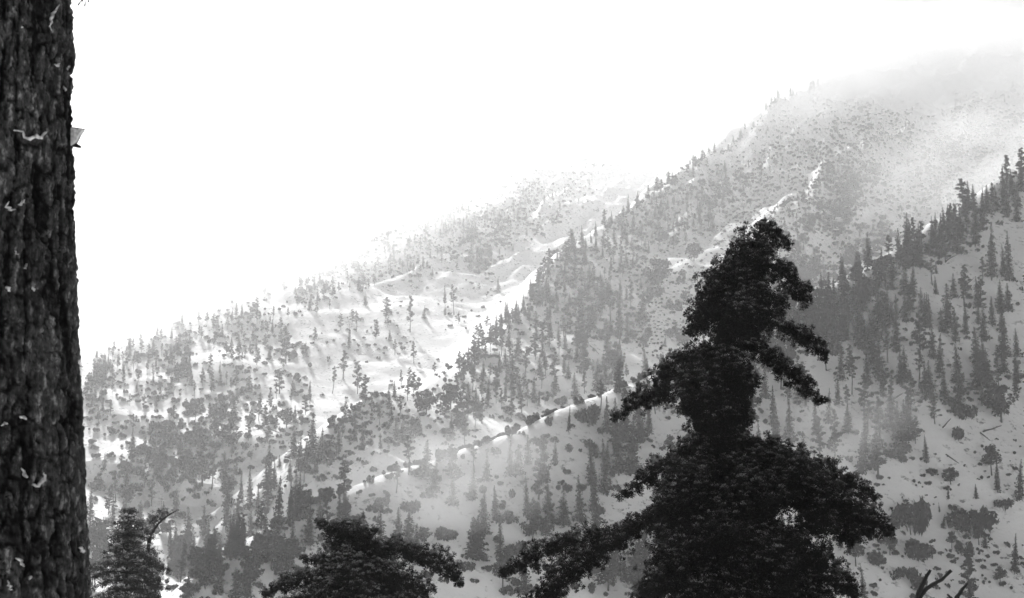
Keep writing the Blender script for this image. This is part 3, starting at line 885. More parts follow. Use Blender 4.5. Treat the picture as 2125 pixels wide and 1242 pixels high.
# dead standing trunks and fallen logs
def snag(u, v, h, which, label):
    p, dd = hit_ground(np.array([u]), np.array([v]))
    s = h / FPX * dd[0]
    o = empty('dead_snag', tuple(p[0]), 0.0, s)
    tr, arms = SNAGS[which]
    obj('trunk', tr, None, o)
    for a in arms: obj('branch', a, None, o)
    tag(o, label, 'dead tree', 'dead standing trunks')
snag(643, 838, 48, 0, 'bare dead trunk with a cross arm on the bright snowfield')
snag(335, 1062, 38, 1, 'short bare dead trunk above the bent sapling at lower left')
snag(1131, 840, 30, 1, 'small leafless dead tree below the middle ridge forest')
snag(404, 1030, 46, 0, 'thin dead trunk among slender pines above the lower left forest')

def log(u0, v0, u1, v1, thick, label):
    P, _ = hit_ground(np.array([u0, u1]), np.array([v0, v1]))
    a, b = P
    if np.linalg.norm(b - a) > 45: b = a + unit(b - a) * 30
    m = np.linspace(0, 1, 7)[:, None]
    pts = a + (b - a) * m
    g = terrain(pts[:, 0], pts[:, 1])
    pts[:, 2] = g + thick * 0.7
    pts = pts - a
    v, f = tube(pts, np.linspace(thick, thick * 0.45, 7), 7, jitter=0.25, seed=int(u0))
    me = mesh_from('log', v, f, True)
    o = empty('fallen_log', tuple(a))
    obj('stem', me, M_WOOD, o)
    L = np.linalg.norm(b - a)
    for i, s in enumerate((0.55, 0.75)):
        c = pts[int(s * 6)]
        v, f = tube([c, c + [0.05 * L, 0.03 * L, 0.05 * L], c + [0.09 * L, 0.05 * L, 0.07 * L]], [thick * 0.3, thick * 0.2, thick * 0.06], 5)
        obj('branch_stub', mesh_from('stub', v, f, True), M_WOOD, o)
    tag(o, label, 'log', 'fallen logs on the snow')
log(1812, 668, 1857, 628, 0.45, 'long dark fallen log slanting across the clearing right of the big pine')
log(1998, 598, 2020, 580, 0.35, 'short fallen log on the upper right snow clearing')
log(1962, 545, 1985, 530, 0.35, 'small fallen log near the top of the right snow clearing')
log(1850, 832, 1874, 817, 0.40, 'fallen log in the gap in the forest right of the big pine')
log(555, 891, 579, 899, 0.40, 'thin fallen log on bright snow left of the snow chute')
log(1224, 718, 1243, 736, 0.40, 'fallen log in the snow lane of the middle ridge')
log(2040, 897, 2078, 885, 0.35, 'thin fallen log under the round crowned tree at right')
log(1956, 889, 1973, 871, 0.30, 'short fallen log left of the round crowned tree at right')
log(2034, 899, 2055, 916, 0.30, 'fallen log crossing the thin one under the round tree')
log(1963, 946, 1990, 963, 0.28, 'broken fallen log on open snow at lower right')
log(1258, 805, 1272, 812, 0.35, 'short fallen log on the pale snow knob')

#<FORE>
# ------------------------------------------------------------------ foreground: needles, bark, materials
def mat_needles(name, dark, frost, f0, f1, frost_amt):
    """dark pine needles whose outer ends carry rime"""
    m, t, out = new_mat(name)
    b = N(t, 'ShaderNodeBsdfPrincipled', Roughness=0.6)
    b.inputs['Specular IOR Level'].default_value = 0.04
    at = t.nodes.new('ShaderNodeAttribute'); at.attribute_name = 'rime'
    r = grey_ramp(t, at.outputs['Fac'], [(f0, 0.0), (f1, 1.0)])
    tc = t.nodes.new('ShaderNodeTexCoord')
    n = N(t, 'ShaderNodeTexNoise', Scale=4.5, Detail=5.0, Roughness=0.75)
    t.links.new(tc.outputs['Object'], n.inputs['Vector'])
    nr = grey_ramp(t, n.outputs['Fac'], [(0.40, 0.10 * frost_amt), (0.64, frost_amt)])
    mu = N(t, 'ShaderNodeMath', operation='MULTIPLY')
    t.links.new(r.outputs[0], mu.inputs[0]); t.links.new(nr.outputs[0], mu.inputs[1])
    mix = N(t, 'ShaderNodeMix', data_type='RGBA')
    mix.inputs[6].default_value = (dark, dark, dark, 1); mix.inputs[7].default_value = (frost, frost, frost, 1)
    t.links.new(mu.outputs[0], mix.inputs['Factor'])
    t.links.new(mix.outputs[2], b.inputs['Base Color'])
    t.links.new(b.outputs[0], out.inputs['Surface'])
    return m

def mat_bark():
    m, t, out = new_mat('pine_bark')
    b = N(t, 'ShaderNodeBsdfPrincipled', Roughness=0.85)
    b.inputs['Specular IOR Level'].default_value = 0.05
    tc = t.nodes.new('ShaderNodeTexCoord')
    mp = N(t, 'ShaderNodeMapping'); mp.inputs['Scale'].default_value = (1, 1, 0.42)
    t.links.new(tc.outputs['Object'], mp.inputs['Vector'])
    n1 = N(t, 'ShaderNodeTexNoise', Scale=48.0, Detail=7.0, Roughness=0.7)
    n2 = N(t, 'ShaderNodeTexNoise', Scale=90.0, Detail=4.0, Roughness=0.6)
    for n in (n1, n2): t.links.new(mp.outputs[0], n.inputs['Vector'])
    at = t.nodes.new('ShaderNodeAttribute'); at.attribute_name = 'plate'
    r1 = grey_ramp(t, n1.outputs['Fac'], [(0.36, 0.012), (0.55, 0.05), (0.70, 0.24)])
    r2 = grey_ramp(t, at.outputs['Fac'], [(0.15, 0.12), (0.75, 1.0)])     # pale scales, darker furrows between them
    mul = N(t, 'ShaderNodeMix', data_type='RGBA', blend_type='MULTIPLY'); mul.inputs['Factor'].default_value = 1.0
    t.links.new(r1.outputs[0], mul.inputs[6]); t.links.new(r2.outputs[0], mul.inputs[7])
    t.links.new(mul.outputs[2], b.inputs['Base Color'])
    bp = N(t, 'ShaderNodeBump', Strength=0.7, Distance=0.006)
    t.links.new(n2.outputs['Fac'], bp.inputs['Height']); t.links.new(bp.outputs[0], b.inputs['Normal'])
    t.links.new(b.outputs[0], out.inputs['Surface'])
    return m

def mat_clump_snow():
    m, t, out = new_mat('clinging_snow')
    b = N(t, 'ShaderNodeBsdfPrincipled', Roughness=0.8)
    tc = t.nodes.new('ShaderNodeTexCoord')
    n = N(t, 'ShaderNodeTexNoise', Scale=60.0, Detail=4.0)
    t.links.new(tc.outputs['Object'], n.inputs['Vector'])
    r = grey_ramp(t, n.outputs['Fac'], [(0.35, 0.12), (0.62, 0.5)])
    t.links.new(r.outputs[0], b.inputs['Base Color'])
    t.links.new(b.outputs[0], out.inputs['Surface'])
    return m

M_BARK = mat_bark()
M_NEEDLE = mat_needles('pine_needles', 0.004, 0.25, 0.40, 0.9, 1.0)
M_NEEDLE2 = mat_needles('rimed_pine_needles', 0.006, 0.50, 0.30, 0.8, 1.0)
M_NEEDLE3 = mat_needles('snowy_fir_needles', 0.03, 0.70, 0.2, 0.7, 1.0)
M_LIMB = mat_foliage('dark_limb_bark', 0.007, 0.018, 6.0)
M_CLUMP = mat_clump_snow()

def tuft_mesh(C, D, size, nn, r_, spread=1.0, width=0.11, snow=None):
    """needle tufts: at each centre C a brush of nn needles round direction D; returns verts, faces, rime value per vertex"""
    n = len(C)
    C = np.repeat(C, nn, 0); Dn = np.repeat(unit(D), nn, 0); s = np.repeat(size, nn)[:, None]
    q = unit(unit(r_.normal(size=(n * nn, 3))) * spread + Dn * 0.35)
    L = s * (0.85 + 0.25 * r_.random((n * nn, 1)))
    side = unit(np.cross(q, r_.normal(size=(n * nn, 3)))) * s * width
    V = np.stack([C, C + q * L + side, C + q * L - side], 1).reshape(-1, 3)
    F = np.arange(n * nn * 3).reshape(-1, 3)
    top = np.clip((q[:, 2] + 0.05) / 0.5, 0, 1)
    if snow is not None: top = top * np.repeat(snow, nn)
    rime = (np.array([[0.0, 1.0, 1.0]]) * top[:, None]).ravel().astype(np.float32)
    return V, F, rime

def needles_obj(name, V, F, rime, mat, parent):
    me = mesh_from(name, V, F)
    at = me.attributes.new('rime', 'FLOAT', 'POINT'); at.data.foreach_set('value', rime.astype(np.float32))
    return obj(name, me, mat, parent)

def bough(tree, pts, rad, origin, seed, mat, tuft=0.085, dens=1.0, limb0=0.035, nn=26, flat=0.75, upbias=0.35, sep=1.4, label=None):
    """pts: world points along the limb, rad: foliage radius at each (m); builds branch > needles"""
    r_ = np.random.default_rng(seed)
    n = 24
    P = spline(pts, n); Rr = np.interp(np.linspace(0, 1, n), np.linspace(0, 1, len(rad)), rad)
    ll = np.linalg.norm(np.diff(P, axis=0), axis=1); L = ll.sum()
    m = Mesh()
    m.add(*tube(P - origin, np.linspace(limb0, 0.008, n), 7, jitter=0.2, seed=seed))
    N_ = int(dens * L * 2 * Rr.mean() / (tuft * tuft * 0.42)) + 10
    w = np.interp(np.linspace(0, 1, 400), np.linspace(0, 1, n), Rr) + 0.02
    cdf = np.cumsum(w); cdf /= cdf[-1]
    t = np.interp(r_.random(N_), cdf, np.linspace(0, 1, 400))
    # side twigs: cluster tufts round a limited number of twig tips so the bough breaks into sprays
    nt_ = max(8, int(N_ / 9))
    tt = np.interp((np.arange(nt_) + r_.random(nt_)) / nt_, cdf, np.linspace(0, 1, 400))
    fi = tt * (n - 1); ii = np.clip(fi.astype(int), 0, n - 2); ff = (fi - ii)[:, None]
    cp = P[ii] * (1 - ff) + P[ii + 1] * ff
    tang = unit(P[ii + 1] - P[ii])
    rr = np.interp(tt, np.linspace(0, 1, n), Rr)[:, None]
    o_ = unit(r_.normal(size=(nt_, 3))); o_ = unit(o_ - tang * (o_ * tang).sum(1, keepdims=True) * 0.8)
    o_ = o_ * [1, 1, flat]
    reach = np.where(r_.random((nt_, 1)) < 0.16, 1.35, 1.0)
    tip = cp + o_ * rr * reach * (0.35 + 0.65 * r_.random((nt_, 1)) ** 0.6) + tang * rr * 0.35 * r_.random((nt_, 1))
    for k in range(nt_):
        if k % 3 == 0:
            v, f = tube([cp[k] - origin, (cp[k] * 0.45 + tip[k] * 0.55) - origin - [0, 0, 0.02], tip[k] - origin], [0.010, 0.007, 0.004], 4)
            m.add(v, f)
    br = obj('branch', m.build('branch'), M_LIMB, tree)
    own = r_.integers(nt_, size=N_)
    sub = r_.normal(size=(N_, 3)) * np.minimum(rr[own], 0.32) * 0.42 * [1, 1, 0.8]
    back = r_.random((N_, 1)) ** 2 * 0.5
    C = tip[own] * (1 - back) + cp[own] * back + sub
    # tufts keep a little apart, each a round brush of its own
    rot = np.array(Euler(tuple(r_.random(3) * 6.28)).to_matrix())
    vox = np.floor((C + 0.03 * r_.normal(size=C.shape)) @ rot / (tuft * sep)).astype(np.int64)
    _, first = np.unique(vox[:, 0] * 73856093 ^ vox[:, 1] * 19349663 ^ vox[:, 2] * 83492791, return_index=True)
    C = C[first]; own = own[first]; N_ = len(C)
    D = unit(C - cp[own]) + [0, 0, upbias] + 0.35 * tang[own] + 0.3 * r_.normal(size=(N_, 3))
    V, F, rime = tuft_mesh(C - origin, D, tuft * (0.75 + 0.5 * r_.random(N_)), nn, r_, snow=np.clip(0.45 + 0.75 * (C[:, 2] - cp[own][:, 2]) / (rr[own][:, 0] + 0.02) + 0.25 * r_.normal(size=N_), 0.15, 1.0))
    needles_obj('needles', V, F, rime, mat, br)
    if label: br['label'] = label
    return br

def px(u, v, depth, dy=0.0):
    return unproject(u, v, depth + dy)

# ------------------------------------------------------------------ the big dark pine
def big_pine():
    D0 = 30.0; k = D0 / FPX
    base = px(1535, 1242, D0); gz = float(terrain(np.array([base[0]]), np.array([D0]))[0])
    origin = np.array([base[0], D0, gz])
    t = empty('pine_tree', tuple(origin))
    tag(t, 'big near black pine with drooping tufted boughs in front of the mountain', 'pine')
    trunk = [np.array([base[0] + 0.15, D0, gz - 0.4]), np.array([base[0] + 0.1, D0, gz * 0.6]), px(1540, 1300, D0), px(1525, 1100, D0), px(1497, 900, D0), px(1492, 730, D0), px(1520, 600, D0), px(1562, 500, D0)]
    v, f = tube(spline(trunk, 40) - origin, np.interp(np.linspace(0, 1, 40), [0, .15, .5, .8, 1], [0.30, 0.22, 0.15, 0.09, 0.02]), 14, jitter=0.12, seed=3)
    obj('trunk', mesh_from('trunk', v, f, True), M_LIMB, t)
    B = [
        # (px, py, depth offset) ..., radii px, limb
        ([(1520, 640, 0), (1545, 565, 0), (1570, 500, 0)], (66, 56, 30)),
        ([(1565, 486, 0), (1600, 476, -.2), (1622, 494, -.2), (1630, 516, -.2)], (20, 17, 13, 8)),
        ([(1530, 570, 0), (1490, 605, -.5), (1440, 668, -.6)], (44, 36, 12)),
        ([(1525, 590, 0), (1505, 620, .6), (1460, 640, .8)], (44, 36, 16)),
        ([(1550, 540, 0), (1605, 555, -.3), (1650, 595, -.3), (1674, 628, -.3)], (36, 28, 20, 9)),
        ([(1535, 600, 0), (1580, 625, -.8), (1622, 632, -1)], (38, 32, 12)),
        ([(1520, 630, 0), (1530, 645, -.8), (1545, 670, -1.2)], (52, 44, 28)),
        ([(1510, 640, 0), (1470, 660, -.3), (1428, 690, -.4)], (34, 26, 9)),
        ([(1515, 655, 0), (1600, 672, .3), (1670, 698, .3), (1716, 742, .2)], (12, 19, 19, 8)),
        ([(1495, 716, 0), (1570, 728, -.4), (1640, 778, -.6), (1708, 838, -.7)], (6, 19, 19, 8)),
        ([(1492, 730, 0), (1430, 762, -.3), (1350, 818, -.5), (1270, 870, -.5)], (44, 42, 25, 7)),
        ([(1492, 760, 0), (1465, 795, -1), (1430, 850, -1.6)], (46, 44, 22)),
        ([(1495, 750, 0), (1520, 775, -.9), (1555, 806, -1.1)], (42, 34, 12)),
        ([(1490, 800, 0), (1480, 850, -.8), (1465, 888, -1)], (48, 42, 24)),
        ([(1495, 810, 0), (1525, 840, -.4), (1541, 872, -.5)], (38, 30, 12)),
        ([(1495, 880, 0), (1475, 910, -.6), (1450, 940, -.9)], (44, 40, 24)),
        ([(1500, 905, 0), (1600, 960, -.3), (1700, 1022, -.5), (1790, 1072, -.6), (1842, 1108, -.6)], (22, 34, 42, 32, 9)),
        ([(1640, 1000, -.3), (1680, 1060, -.8), (1692, 1112, -.9)], (24, 24, 10)),
        ([(1735, 1045, -.5), (1772, 1095, -.9), (1772, 1132, -1)], (22, 20, 9)),
        ([(1560, 945, 0), (1600, 1000, -1), (1630, 1052, -1.4)], (30, 30, 12)),
        ([(1510, 910, 0), (1620, 940, .5), (1730, 990, .8), (1812, 1034, .9)], (16, 24, 28, 11)),
        ([(1600, 970, -.3), (1690, 1060, -.9), (1760, 1122, -1)], (20, 24, 10)),
        ([(1490, 930, 0), (1400, 962, -.2), (1330, 1002, -.3), (1275, 1034, -.3)], (34, 24, 15, 6)),
        ([(1500, 1030, 0), (1400, 1062, .3), (1340, 1085, .3), (1230, 1118, .3), (1120, 1152, .3), (1040, 1196, .3)], (24, 17, 19, 27, 24, 8)),
        ([(1330, 1090, 0), (1240, 1150, -.4), (1170, 1200, -.5), (1110, 1250, -.5)], (12, 24, 28, 22)),
        ([(1495, 950, 0), (1450, 1000, -1.4), (1400, 1065, -2)], (56, 56, 38)),
        ([(1500, 960, 0), (1550, 1020, -1.5), (1590, 1050, -2)], (56, 52, 24)),
        ([(1500, 1000, 0), (1500, 1060, -1.5), (1490, 1130, -2.4)], (58, 62, 42)),
        ([(1510, 1060, 0), (1440, 1130, -1.4), (1385, 1220, -2)], (54, 60, 46)),
        ([(1515, 1080, 0), (1560, 1150, -1.6), (1590, 1240, -2.2)], (54, 60, 50)),
        ([(1520, 1120, 0), (1490, 1190, -1.8), (1460, 1270, -2.4)], (54, 62, 50)),
        ([(1530, 1050, 0), (1630, 1120, -.6), (1710, 1185, -.8), (1775, 1246, -.8)], (34, 42, 34, 12)),
        ([(1530, 1130, 0), (1620, 1200, -.8), (1690, 1270, -1.2)], (46, 50, 36)),
        ([(1515, 1080, 0), (1600, 1130, 1.2), (1660, 1190, 1.6)], (44, 50, 36)),
        ([(1500, 1000, 0), (1420, 1040, 1.3), (1370, 1110, 1.6)], (44, 44, 26)),
        ([(1500, 1140, 0), (1390, 1180, .2), (1330, 1250, .2)], (10, 22, 26)),
        ([(1505, 700, 0), (1530, 690, 1.0), (1560, 700, 1.8)], (34, 36, 20)),
        ([(1500, 820, 0), (1500, 850, 1.2), (1490, 890, 1.8)], (44, 44, 26)),
        # below the frame
        ([(1535, 1280, 0), (1700, 1340, -.5), (1880, 1440, -1)], (40, 66, 20)),
        ([(1535, 1270, 0), (1350, 1330, -.5), (1150, 1420, -1)], (40, 66, 20)),
        ([(1540, 1340, 0), (1560, 1430, -2.5), (1580, 1520, -4)], (50, 70, 30)),
        ([(1540, 1450, 0), (1740, 1520, 1), (1920, 1640, 2)], (40, 64, 20)),
        ([(1540, 1450, 0), (1330, 1520, 1), (1150, 1640, 2)], (40, 64, 20)),
    ]
    for i, (pp, rp) in enumerate(B):
        P = np.array([px(a, b, D0, c) for a, b, c in pp])
        R_ = np.array(rp) * k
        low = min(q[1] for q in pp) > 1250
        bough(t, P, R_, origin, 700 + i, M_NEEDLE, tuft=0.078, dens=(0.5 if low else 1.5), limb0=0.045 if len(pp) > 3 else 0.03, nn=14 if low else 34)
big_pine()

# ------------------------------------------------------------------ the rimed pine top at bottom centre
def small_pine():
    D0 = 36.0; k = D0 / FPX
    base = px(735, 1242, D0); gz = float(terrain(np.array([base[0]]), np.array([D0]))[0])
    origin = np.array([base[0], D0, gz])
    t = empty('pine_tree', tuple(origin))
    tag(t, 'rime tipped pine top rising at the bottom left of centre', 'pine')
    trunk = [np.array([base[0], D0, gz - 0.4]), np.array([base[0], D0, gz * 0.55]), px(735, 1320, D0), px(728, 1200, D0), px(715, 1110, D0)]
    v, f = tube(spline(trunk, 30) - origin, np.interp(np.linspace(0, 1, 30), [0, .3, .8, 1], [0.26, 0.18, 0.08, 0.02]), 12, jitter=0.12, seed=5)
    obj('trunk', mesh_from('trunk', v, f, True), M_LIMB, t)
    B = [
        ([(730, 1190, 0), (722, 1140, 0), (712, 1096, 0)], (40, 32, 15)),
        ([(715, 1110, 0), (690, 1092, -.2), (662, 1086, -.2)], (24, 17, 8)),
        ([(720, 1110, 0), (750, 1105, -.3), (778, 1130, -.3)], (26, 22, 10)),
        ([(725, 1150, 0), (800, 1140, -.2), (880, 1150, -.3), (930, 1180, -.4), (955, 1214, -.4)], (22, 20, 20, 16, 7)),
        ([(730, 1180, 0), (810, 1190, -.6), (890, 1225, -.8)], (26, 28, 12)),
        ([(725, 1170, 0), (680, 1165, .3), (625, 1160, .4)], (28, 16, 6)),
        ([(730, 1190, 0), (670, 1195, -.3), (610, 1205, -.4), (550, 1232, -.5)], (30, 20, 18, 8)),
        ([(730, 1170, 0), (740, 1190, -1), (760, 1230, -1.4)], (34, 34, 18)),
        ([(730, 1190, 0), (690, 1220, -.9), (660, 1255, -1.2)], (30, 30, 20)),
        ([(732, 1230, 0), (640, 1250, -.3), (560, 1290, -.5)], (30, 34, 12)),
        ([(732, 1230, 0), (830, 1250, 0), (940, 1300, 0)], (36, 40, 14)),
        ([(732, 1230, 0), (745, 1270, -1.4), (760, 1320, -2)], (50, 56, 30)),
        ([(728, 1150, 0), (745, 1150, 1), (770, 1165, 1.6)], (32, 32, 16)),
        ([(735, 1360, 0), (600, 1420, 0), (470, 1500, 0)], (36, 56, 20)),
        ([(735, 1360, 0), (880, 1420, 0), (1010, 1500, 0)], (36, 56, 20)),
    ]
    for i, (pp, rp) in enumerate(B):
        P = np.array([px(a, b, D0, c) for a, b, c in pp])
        bough(t, P, np.array(rp) * k, origin, 900 + i, M_NEEDLE2, tuft=0.085, dens=1.1 if rp[0] > 38 else 2.0, limb0=0.03, nn=32)
small_pine()

# ------------------------------------------------------------------ the snowy fir at the foot of the bark trunk
def near_fir():
    D0 = 52.0; k = D0 / FPX
    top = px(268, 1052, D0)
    gz = float(terrain(np.array([top[0]]), np.array([D0]))[0])
    origin = np.array([top[0], D0, gz])
    t = empty('fir_tree', tuple(origin))
    tag(t, 'snow dusted fir top beside the foot of the bark trunk', 'fir')
    H = top[2] - gz
    v, f = tube([(0, 0, -0.4), (0, 0, H * 0.5), (0, 0, H * 0.85), (0, 0, H)], [0.30, 0.19, 0.07, 0.012], 12)
    obj('trunk', mesh_from('trunk', v, f, True), M_LIMB, t)
    r_ = np.random.default_rng(33)
    z = 0.14; i = 0
    while z < 6.2:
        Lb = 0.20 + 0.50 * z * (0.7 + 0.5 * r_.random())
        if z > 3.4: Lb = 0.16 + 0.40 * z
        nb = 4 if z < 1.0 else 6
        ph = r_.random() * 6.28
        for kx in range(nb):
            if r_.random() < 0.10: continue
            th = ph + 6.283 * kx / nb + r_.normal() * 0.2
            L = Lb * (0.7 + 0.5 * r_.random())
            d_ = np.array([math.cos(th), math.sin(th), 0])
            p0 = top - [0, 0, z]
            P = np.array([p0, p0 + d_ * L * 0.5 + [0, 0, 0.03 * L], p0 + d_ * L - [0, 0, 0.16 * L]])
            bough(t, P, np.array([0.05, 0.13 + 0.05 * L, 0.05]), origin, 1200 + i, M_NEEDLE3, tuft=0.105, dens=1.3 if z < 3.6 else 0.6, limb0=0.014, nn=18, flat=0.35, upbias=0.1)
            i += 1
        z += 0.20 + 0.045 * z
near_fir()

# ------------------------------------------------------------------ bent sapling leaning over beside the fir
def bent_sapling():
    D0 = 58.0; k = D0 / FPX
    tip = [px(a, b, D0) for a, b in ((306, 1180), (309, 1130), (322, 1096), (345, 1073), (370, 1058))]
    gx = tip[0][0]; gz = float(terrain(np.array([gx]), np.array([D0]))[0])
    origin = np.array([gx - 0.3, D0, gz])
    t = empty('bent_sapling', tuple(origin))
    tag(t, 'bent sapling arching to the right beside the snow dusted fir', 'sapling')
    trunk = np.array([origin - [0, 0, 0.3], np.array([gx - 0.1, D0, gz * 0.5])] + tip)
    P = spline(trunk, 40)
    v, f = tube(P - origin, np.interp(np.linspace(0, 1, 40), [0, .4, .85, 1], [0.11, 0.06, 0.036, 0.014]), 9, jitter=0.25, seed=8)
    obj('trunk', mesh_from('trunk', v, f, True), M_LIMB, t)
    for i, (a, b, c, d_, r0) in enumerate(((322, 1096, 316, 1078, 14), (345, 1073, 330, 1062, 12), (312, 1118, 298, 1105, 15), (335, 1082, 322, 1070, 14), (308, 1140, 290, 1140, 18), (306, 1170, 330, 1185, 22), (307, 1150, 322, 1150, 14), (306, 1180, 292, 1200, 24), (306, 1190, 322, 1225, 26), (306, 1200, 296, 1250, 30))):
        bough(t, np.array([px(a, b, D0), px((a + c) / 2, (b + d_) / 2 - 3, D0, -.1), px(c, d_, D0, -.2)]), np.array([r0 * .5, r0, r0 * .5]) * k, origin, 1500 + i, M_NEEDLE3, tuft=0.10, dens=1.3, limb0=0.02, nn=14)
bent_sapling()

# ------------------------------------------------------------------ the thick bark trunk at the left edge
def voronoi_plates(a, z, seed, ca, cz):
    """distance to plate border (0 at the furrow) and a random value per plate, on coordinates a (arc length) and z"""
    r_ = np.random.default_rng(seed)
    i0 = np.floor(a / ca).astype(int); j0 = np.floor(z / cz).astype(int)
    def hsh(i, j, k):
        n = (i * 73856093 ^ j * 19349663 ^ (k * 83492791 + seed * 2654435)) & 0x7FFFFFFF
        n = (n * 1103515245 + 12345) & 0x7FFFFFFF
        n = (n ^ (n >> 11)) * 69069 & 0x7FFFFFFF
        return (n >> 7) % 65536 / 65536.0
    f1 = np.full(a.shape, 9.0); f2 = np.full(a.shape, 9.0); idv = np.zeros(a.shape)
    for di in (-1, 0, 1):
        for dj in (-1, 0, 1):
            i = i0 + di; j = j0 + dj
            px_ = (i + 0.15 + 0.7 * hsh(i, j, 1)); pz_ = (j + 0.1 + 0.8 * hsh(i, j, 2))
            d = np.hypot(a / ca - px_, z / cz - pz_)
            m = d < f1
            f2 = np.where(m, f1, np.minimum(f2, d)); idv = np.where(m, hsh(i, j, 3), idv); f1 = np.where(m, d, f1)
    return f2 - f1, idv

def bark_trunk():
    D0 = 4.6; k = D0 / FPX
    # right-hand silhouette of the trunk, read off the photograph
    ev = np.array([-300, 0, 60, 110, 150, 270, 450, 600, 720, 900, 1100, 1242, 1600], float)
    eu = np.array([138, 148, 151, 157, 152, 152, 156, 161, 168, 174, 181, 184, 200], float)
    C = px(-20, 621, D0)
    gz = float(terrain(np.array([C[0]]), np.array([D0]))[0])
    origin = np.array([C[0], D0, gz])
    ez = np.array([px(10, v, D0)[2] for v in ev]); er = np.array([px(u - 11, v, D0)[0] - C[0] for u, v in zip(eu, ev)])
    order = np.argsort(ez); ez = ez[order]; er = er[order]
    t = empty('pine_tree', tuple(origin))
    tag(t, 'thick dark trunk with rough scaly bark at the left edge', 'tree trunk')
    zs = np.concatenate([np.linspace(gz - 0.35, -0.75, 40), np.linspace(-0.74, 1.75, 560), np.linspace(1.77, 14.0, 110)])
    nth = 260
    th = np.linspace(0, 2 * math.pi, nth, endpoint=False)
    Z, TH = np.meshgrid(zs, th, indexing='ij')
    Rb = np.interp(Z, ez, er)
    Rb = np.where(Z > ez[-1], er[-1] - (Z - ez[-1]) * 0.014, Rb)
    Rb = np.where(Z < ez[0], er[0] + (ez[0] - Z) * 0.05, Rb)
    arc = TH * 0.27
    wob = 0.030 * fbm(arc / 0.05, Z / 0.10, 4, 61)
    # wrap-around safe: blend near the seam, which faces away from the camera
    a2 = arc + wob; z2 = Z + 0.03 * fbm(arc / 0.06, Z / 0.1, 2, 62)
    per = 2 * math.pi * 0.27
    c1 = per / round(per / 0.024); c2 = per / round(per / 0.011)
    b1, id1 = voronoi_plates(a2, z2, 5, c1, 0.10)
    b2, id2 = voronoi_plates(a2, z2, 8, c2, 0.032)
    pl = np.clip(b1 / 0.30, 0, 1) ** 0.5
    sc = np.clip(b2 / 0.4, 0, 1) ** 0.7
    fur = np.clip(1 - np.abs(fbm((arc + 0.5 * wob) / 0.055, Z / 0.55, 3, 66)) * 5.0, 0, 1) ** 1.5
    tone = fbm(arc / 0.10, Z / 0.22, 3, 67)
    disp = 0.013 * (pl - 0.7) * (0.7 + 0.6 * id1) + 0.004 * (sc - 0.5) * (0.5 + id2) + 0.008 * (id1 - 0.5) + 0.012 * fbm(arc / 0.09, Z / 0.5, 3, 64) + 0.007 * fbm(arc / 0.011, Z / 0.026, 3, 63) - 0.016 * fur
    seam = np.minimum(TH, 2 * math.pi - TH)
    disp *= np.clip(seam / 0.12, 0, 1)
    rad = Rb + disp - 0.003
    # the seam (TH = 0) points away from the camera (+Y)
    X = rad * np.sin(TH); Y = rad * np.cos(TH)
    V = np.stack([X, Y, Z - gz], -1).reshape(-1, 3)
    idx = np.arange(len(zs) * nth).reshape(len(zs), nth)
    nx = np.roll(idx, -1, 1)
    F = np.stack([idx[:-1], idx[1:], nx[1:], nx[:-1]], -1).reshape(-1, 4)
    me = mesh_from('trunk', V, F, True)
    at = me.attributes.new('plate', 'FLOAT', 'POINT')
    at.data.foreach_set('value', np.clip(pl * (0.35 + 0.75 * id1) * (0.55 + 0.45 * sc) + 0.25 * fbm(arc / 0.03, Z / 0.07, 3, 71) + 0.45 * tone - 0.5 * fur, 0, 1).ravel().astype(np.float32))
    obj('trunk', me, M_BARK, t)

    def on_bark(u, v, lift=0.004):
        p = px(u, v, D0)
        z = p[2] * (D0 - 0.2) / D0 if False else p[2]
        R0 = float(np.interp(z, ez, er))
        # intersect the view ray with the cylinder
        d = raydir(np.array([u]), np.array([v]))[0]; d = d / d[1]
        lo, hi = D0 - R0 * 1.05, D0
        for _ in range(30):
            m = (lo + hi) / 2
            q = d * m
            R0 = float(np.interp(q[2], ez, er))
            if (q[0] - C[0]) ** 2 + (q[1] - D0) ** 2 < (R0 + lift) ** 2: hi = m
            else: lo = m
        return d * hi
    # snow and torn pale bark caught in the scales
    chips = [
        ([(28, 272), (46, 273), (55, 285), (64, 288), (74, 282), (84, 287), (93, 279), (97, 268)], 5.0),
        ([(123, 10), (117, 22), (109, 32), (107, 46), (108, 64)], 4.0),
        ([(113, 134), (120, 137), (124, 131)], 3.5),
        ([(17, 420), (15, 430), (22, 436), (30, 434)], 3.5),
        ([(38, 428), (45, 422), (49, 416)], 3.0),
        ([(46, 972), (52, 988), (60, 990)], 4.0),
        ([(64, 1004), (74, 1009), (86, 1001), (94, 988), (92, 982)], 4.5),
        ([(40, 864), (50, 866), (55, 871)], 3.5),
        ([(6, 882), (14, 879)], 3.5),
        ([(165, 1135), (171, 1141), (174, 1150)], 5.5),
        ([(34, 1157), (44, 1168), (52, 1174)], 4.5),
        ([(58, 1202), (66, 1198)], 5.0),
        ([(15, 1206), (20, 1216), (23, 1226)], 3.5),
        ([(66, 597), (71, 605)], 3.5), ([(17, 597), (20, 604)], 4.0), ([(33, 522), (36, 529)], 3.0), ([(50, 558), (56, 548)], 4.0),
        ([(140, 145), (146, 139)], 3.0), ([(133, 180), (134, 192)], 3.0), ([(45, 55), (48, 60)], 3.0),
    ]
    for i, (cp, wd) in enumerate(chips):
        P = np.array([on_bark(u, v, 0.008) for u, v in cp])
        n = max(5, len(cp) * 2)
        P = spline(P, n) + np.random.default_rng(i).normal(size=(n, 3)) * 0.0022
        pr = np.sin(np.linspace(0.25, math.pi - 0.25, n)) * wd * k * 0.8
        v_, f_ = tube(P - origin, pr, 6, jitter=0.9, seed=40 + i)
        obj('snow_patch', mesh_from('snow_patch', v_, f_, True), M_CLUMP, t)
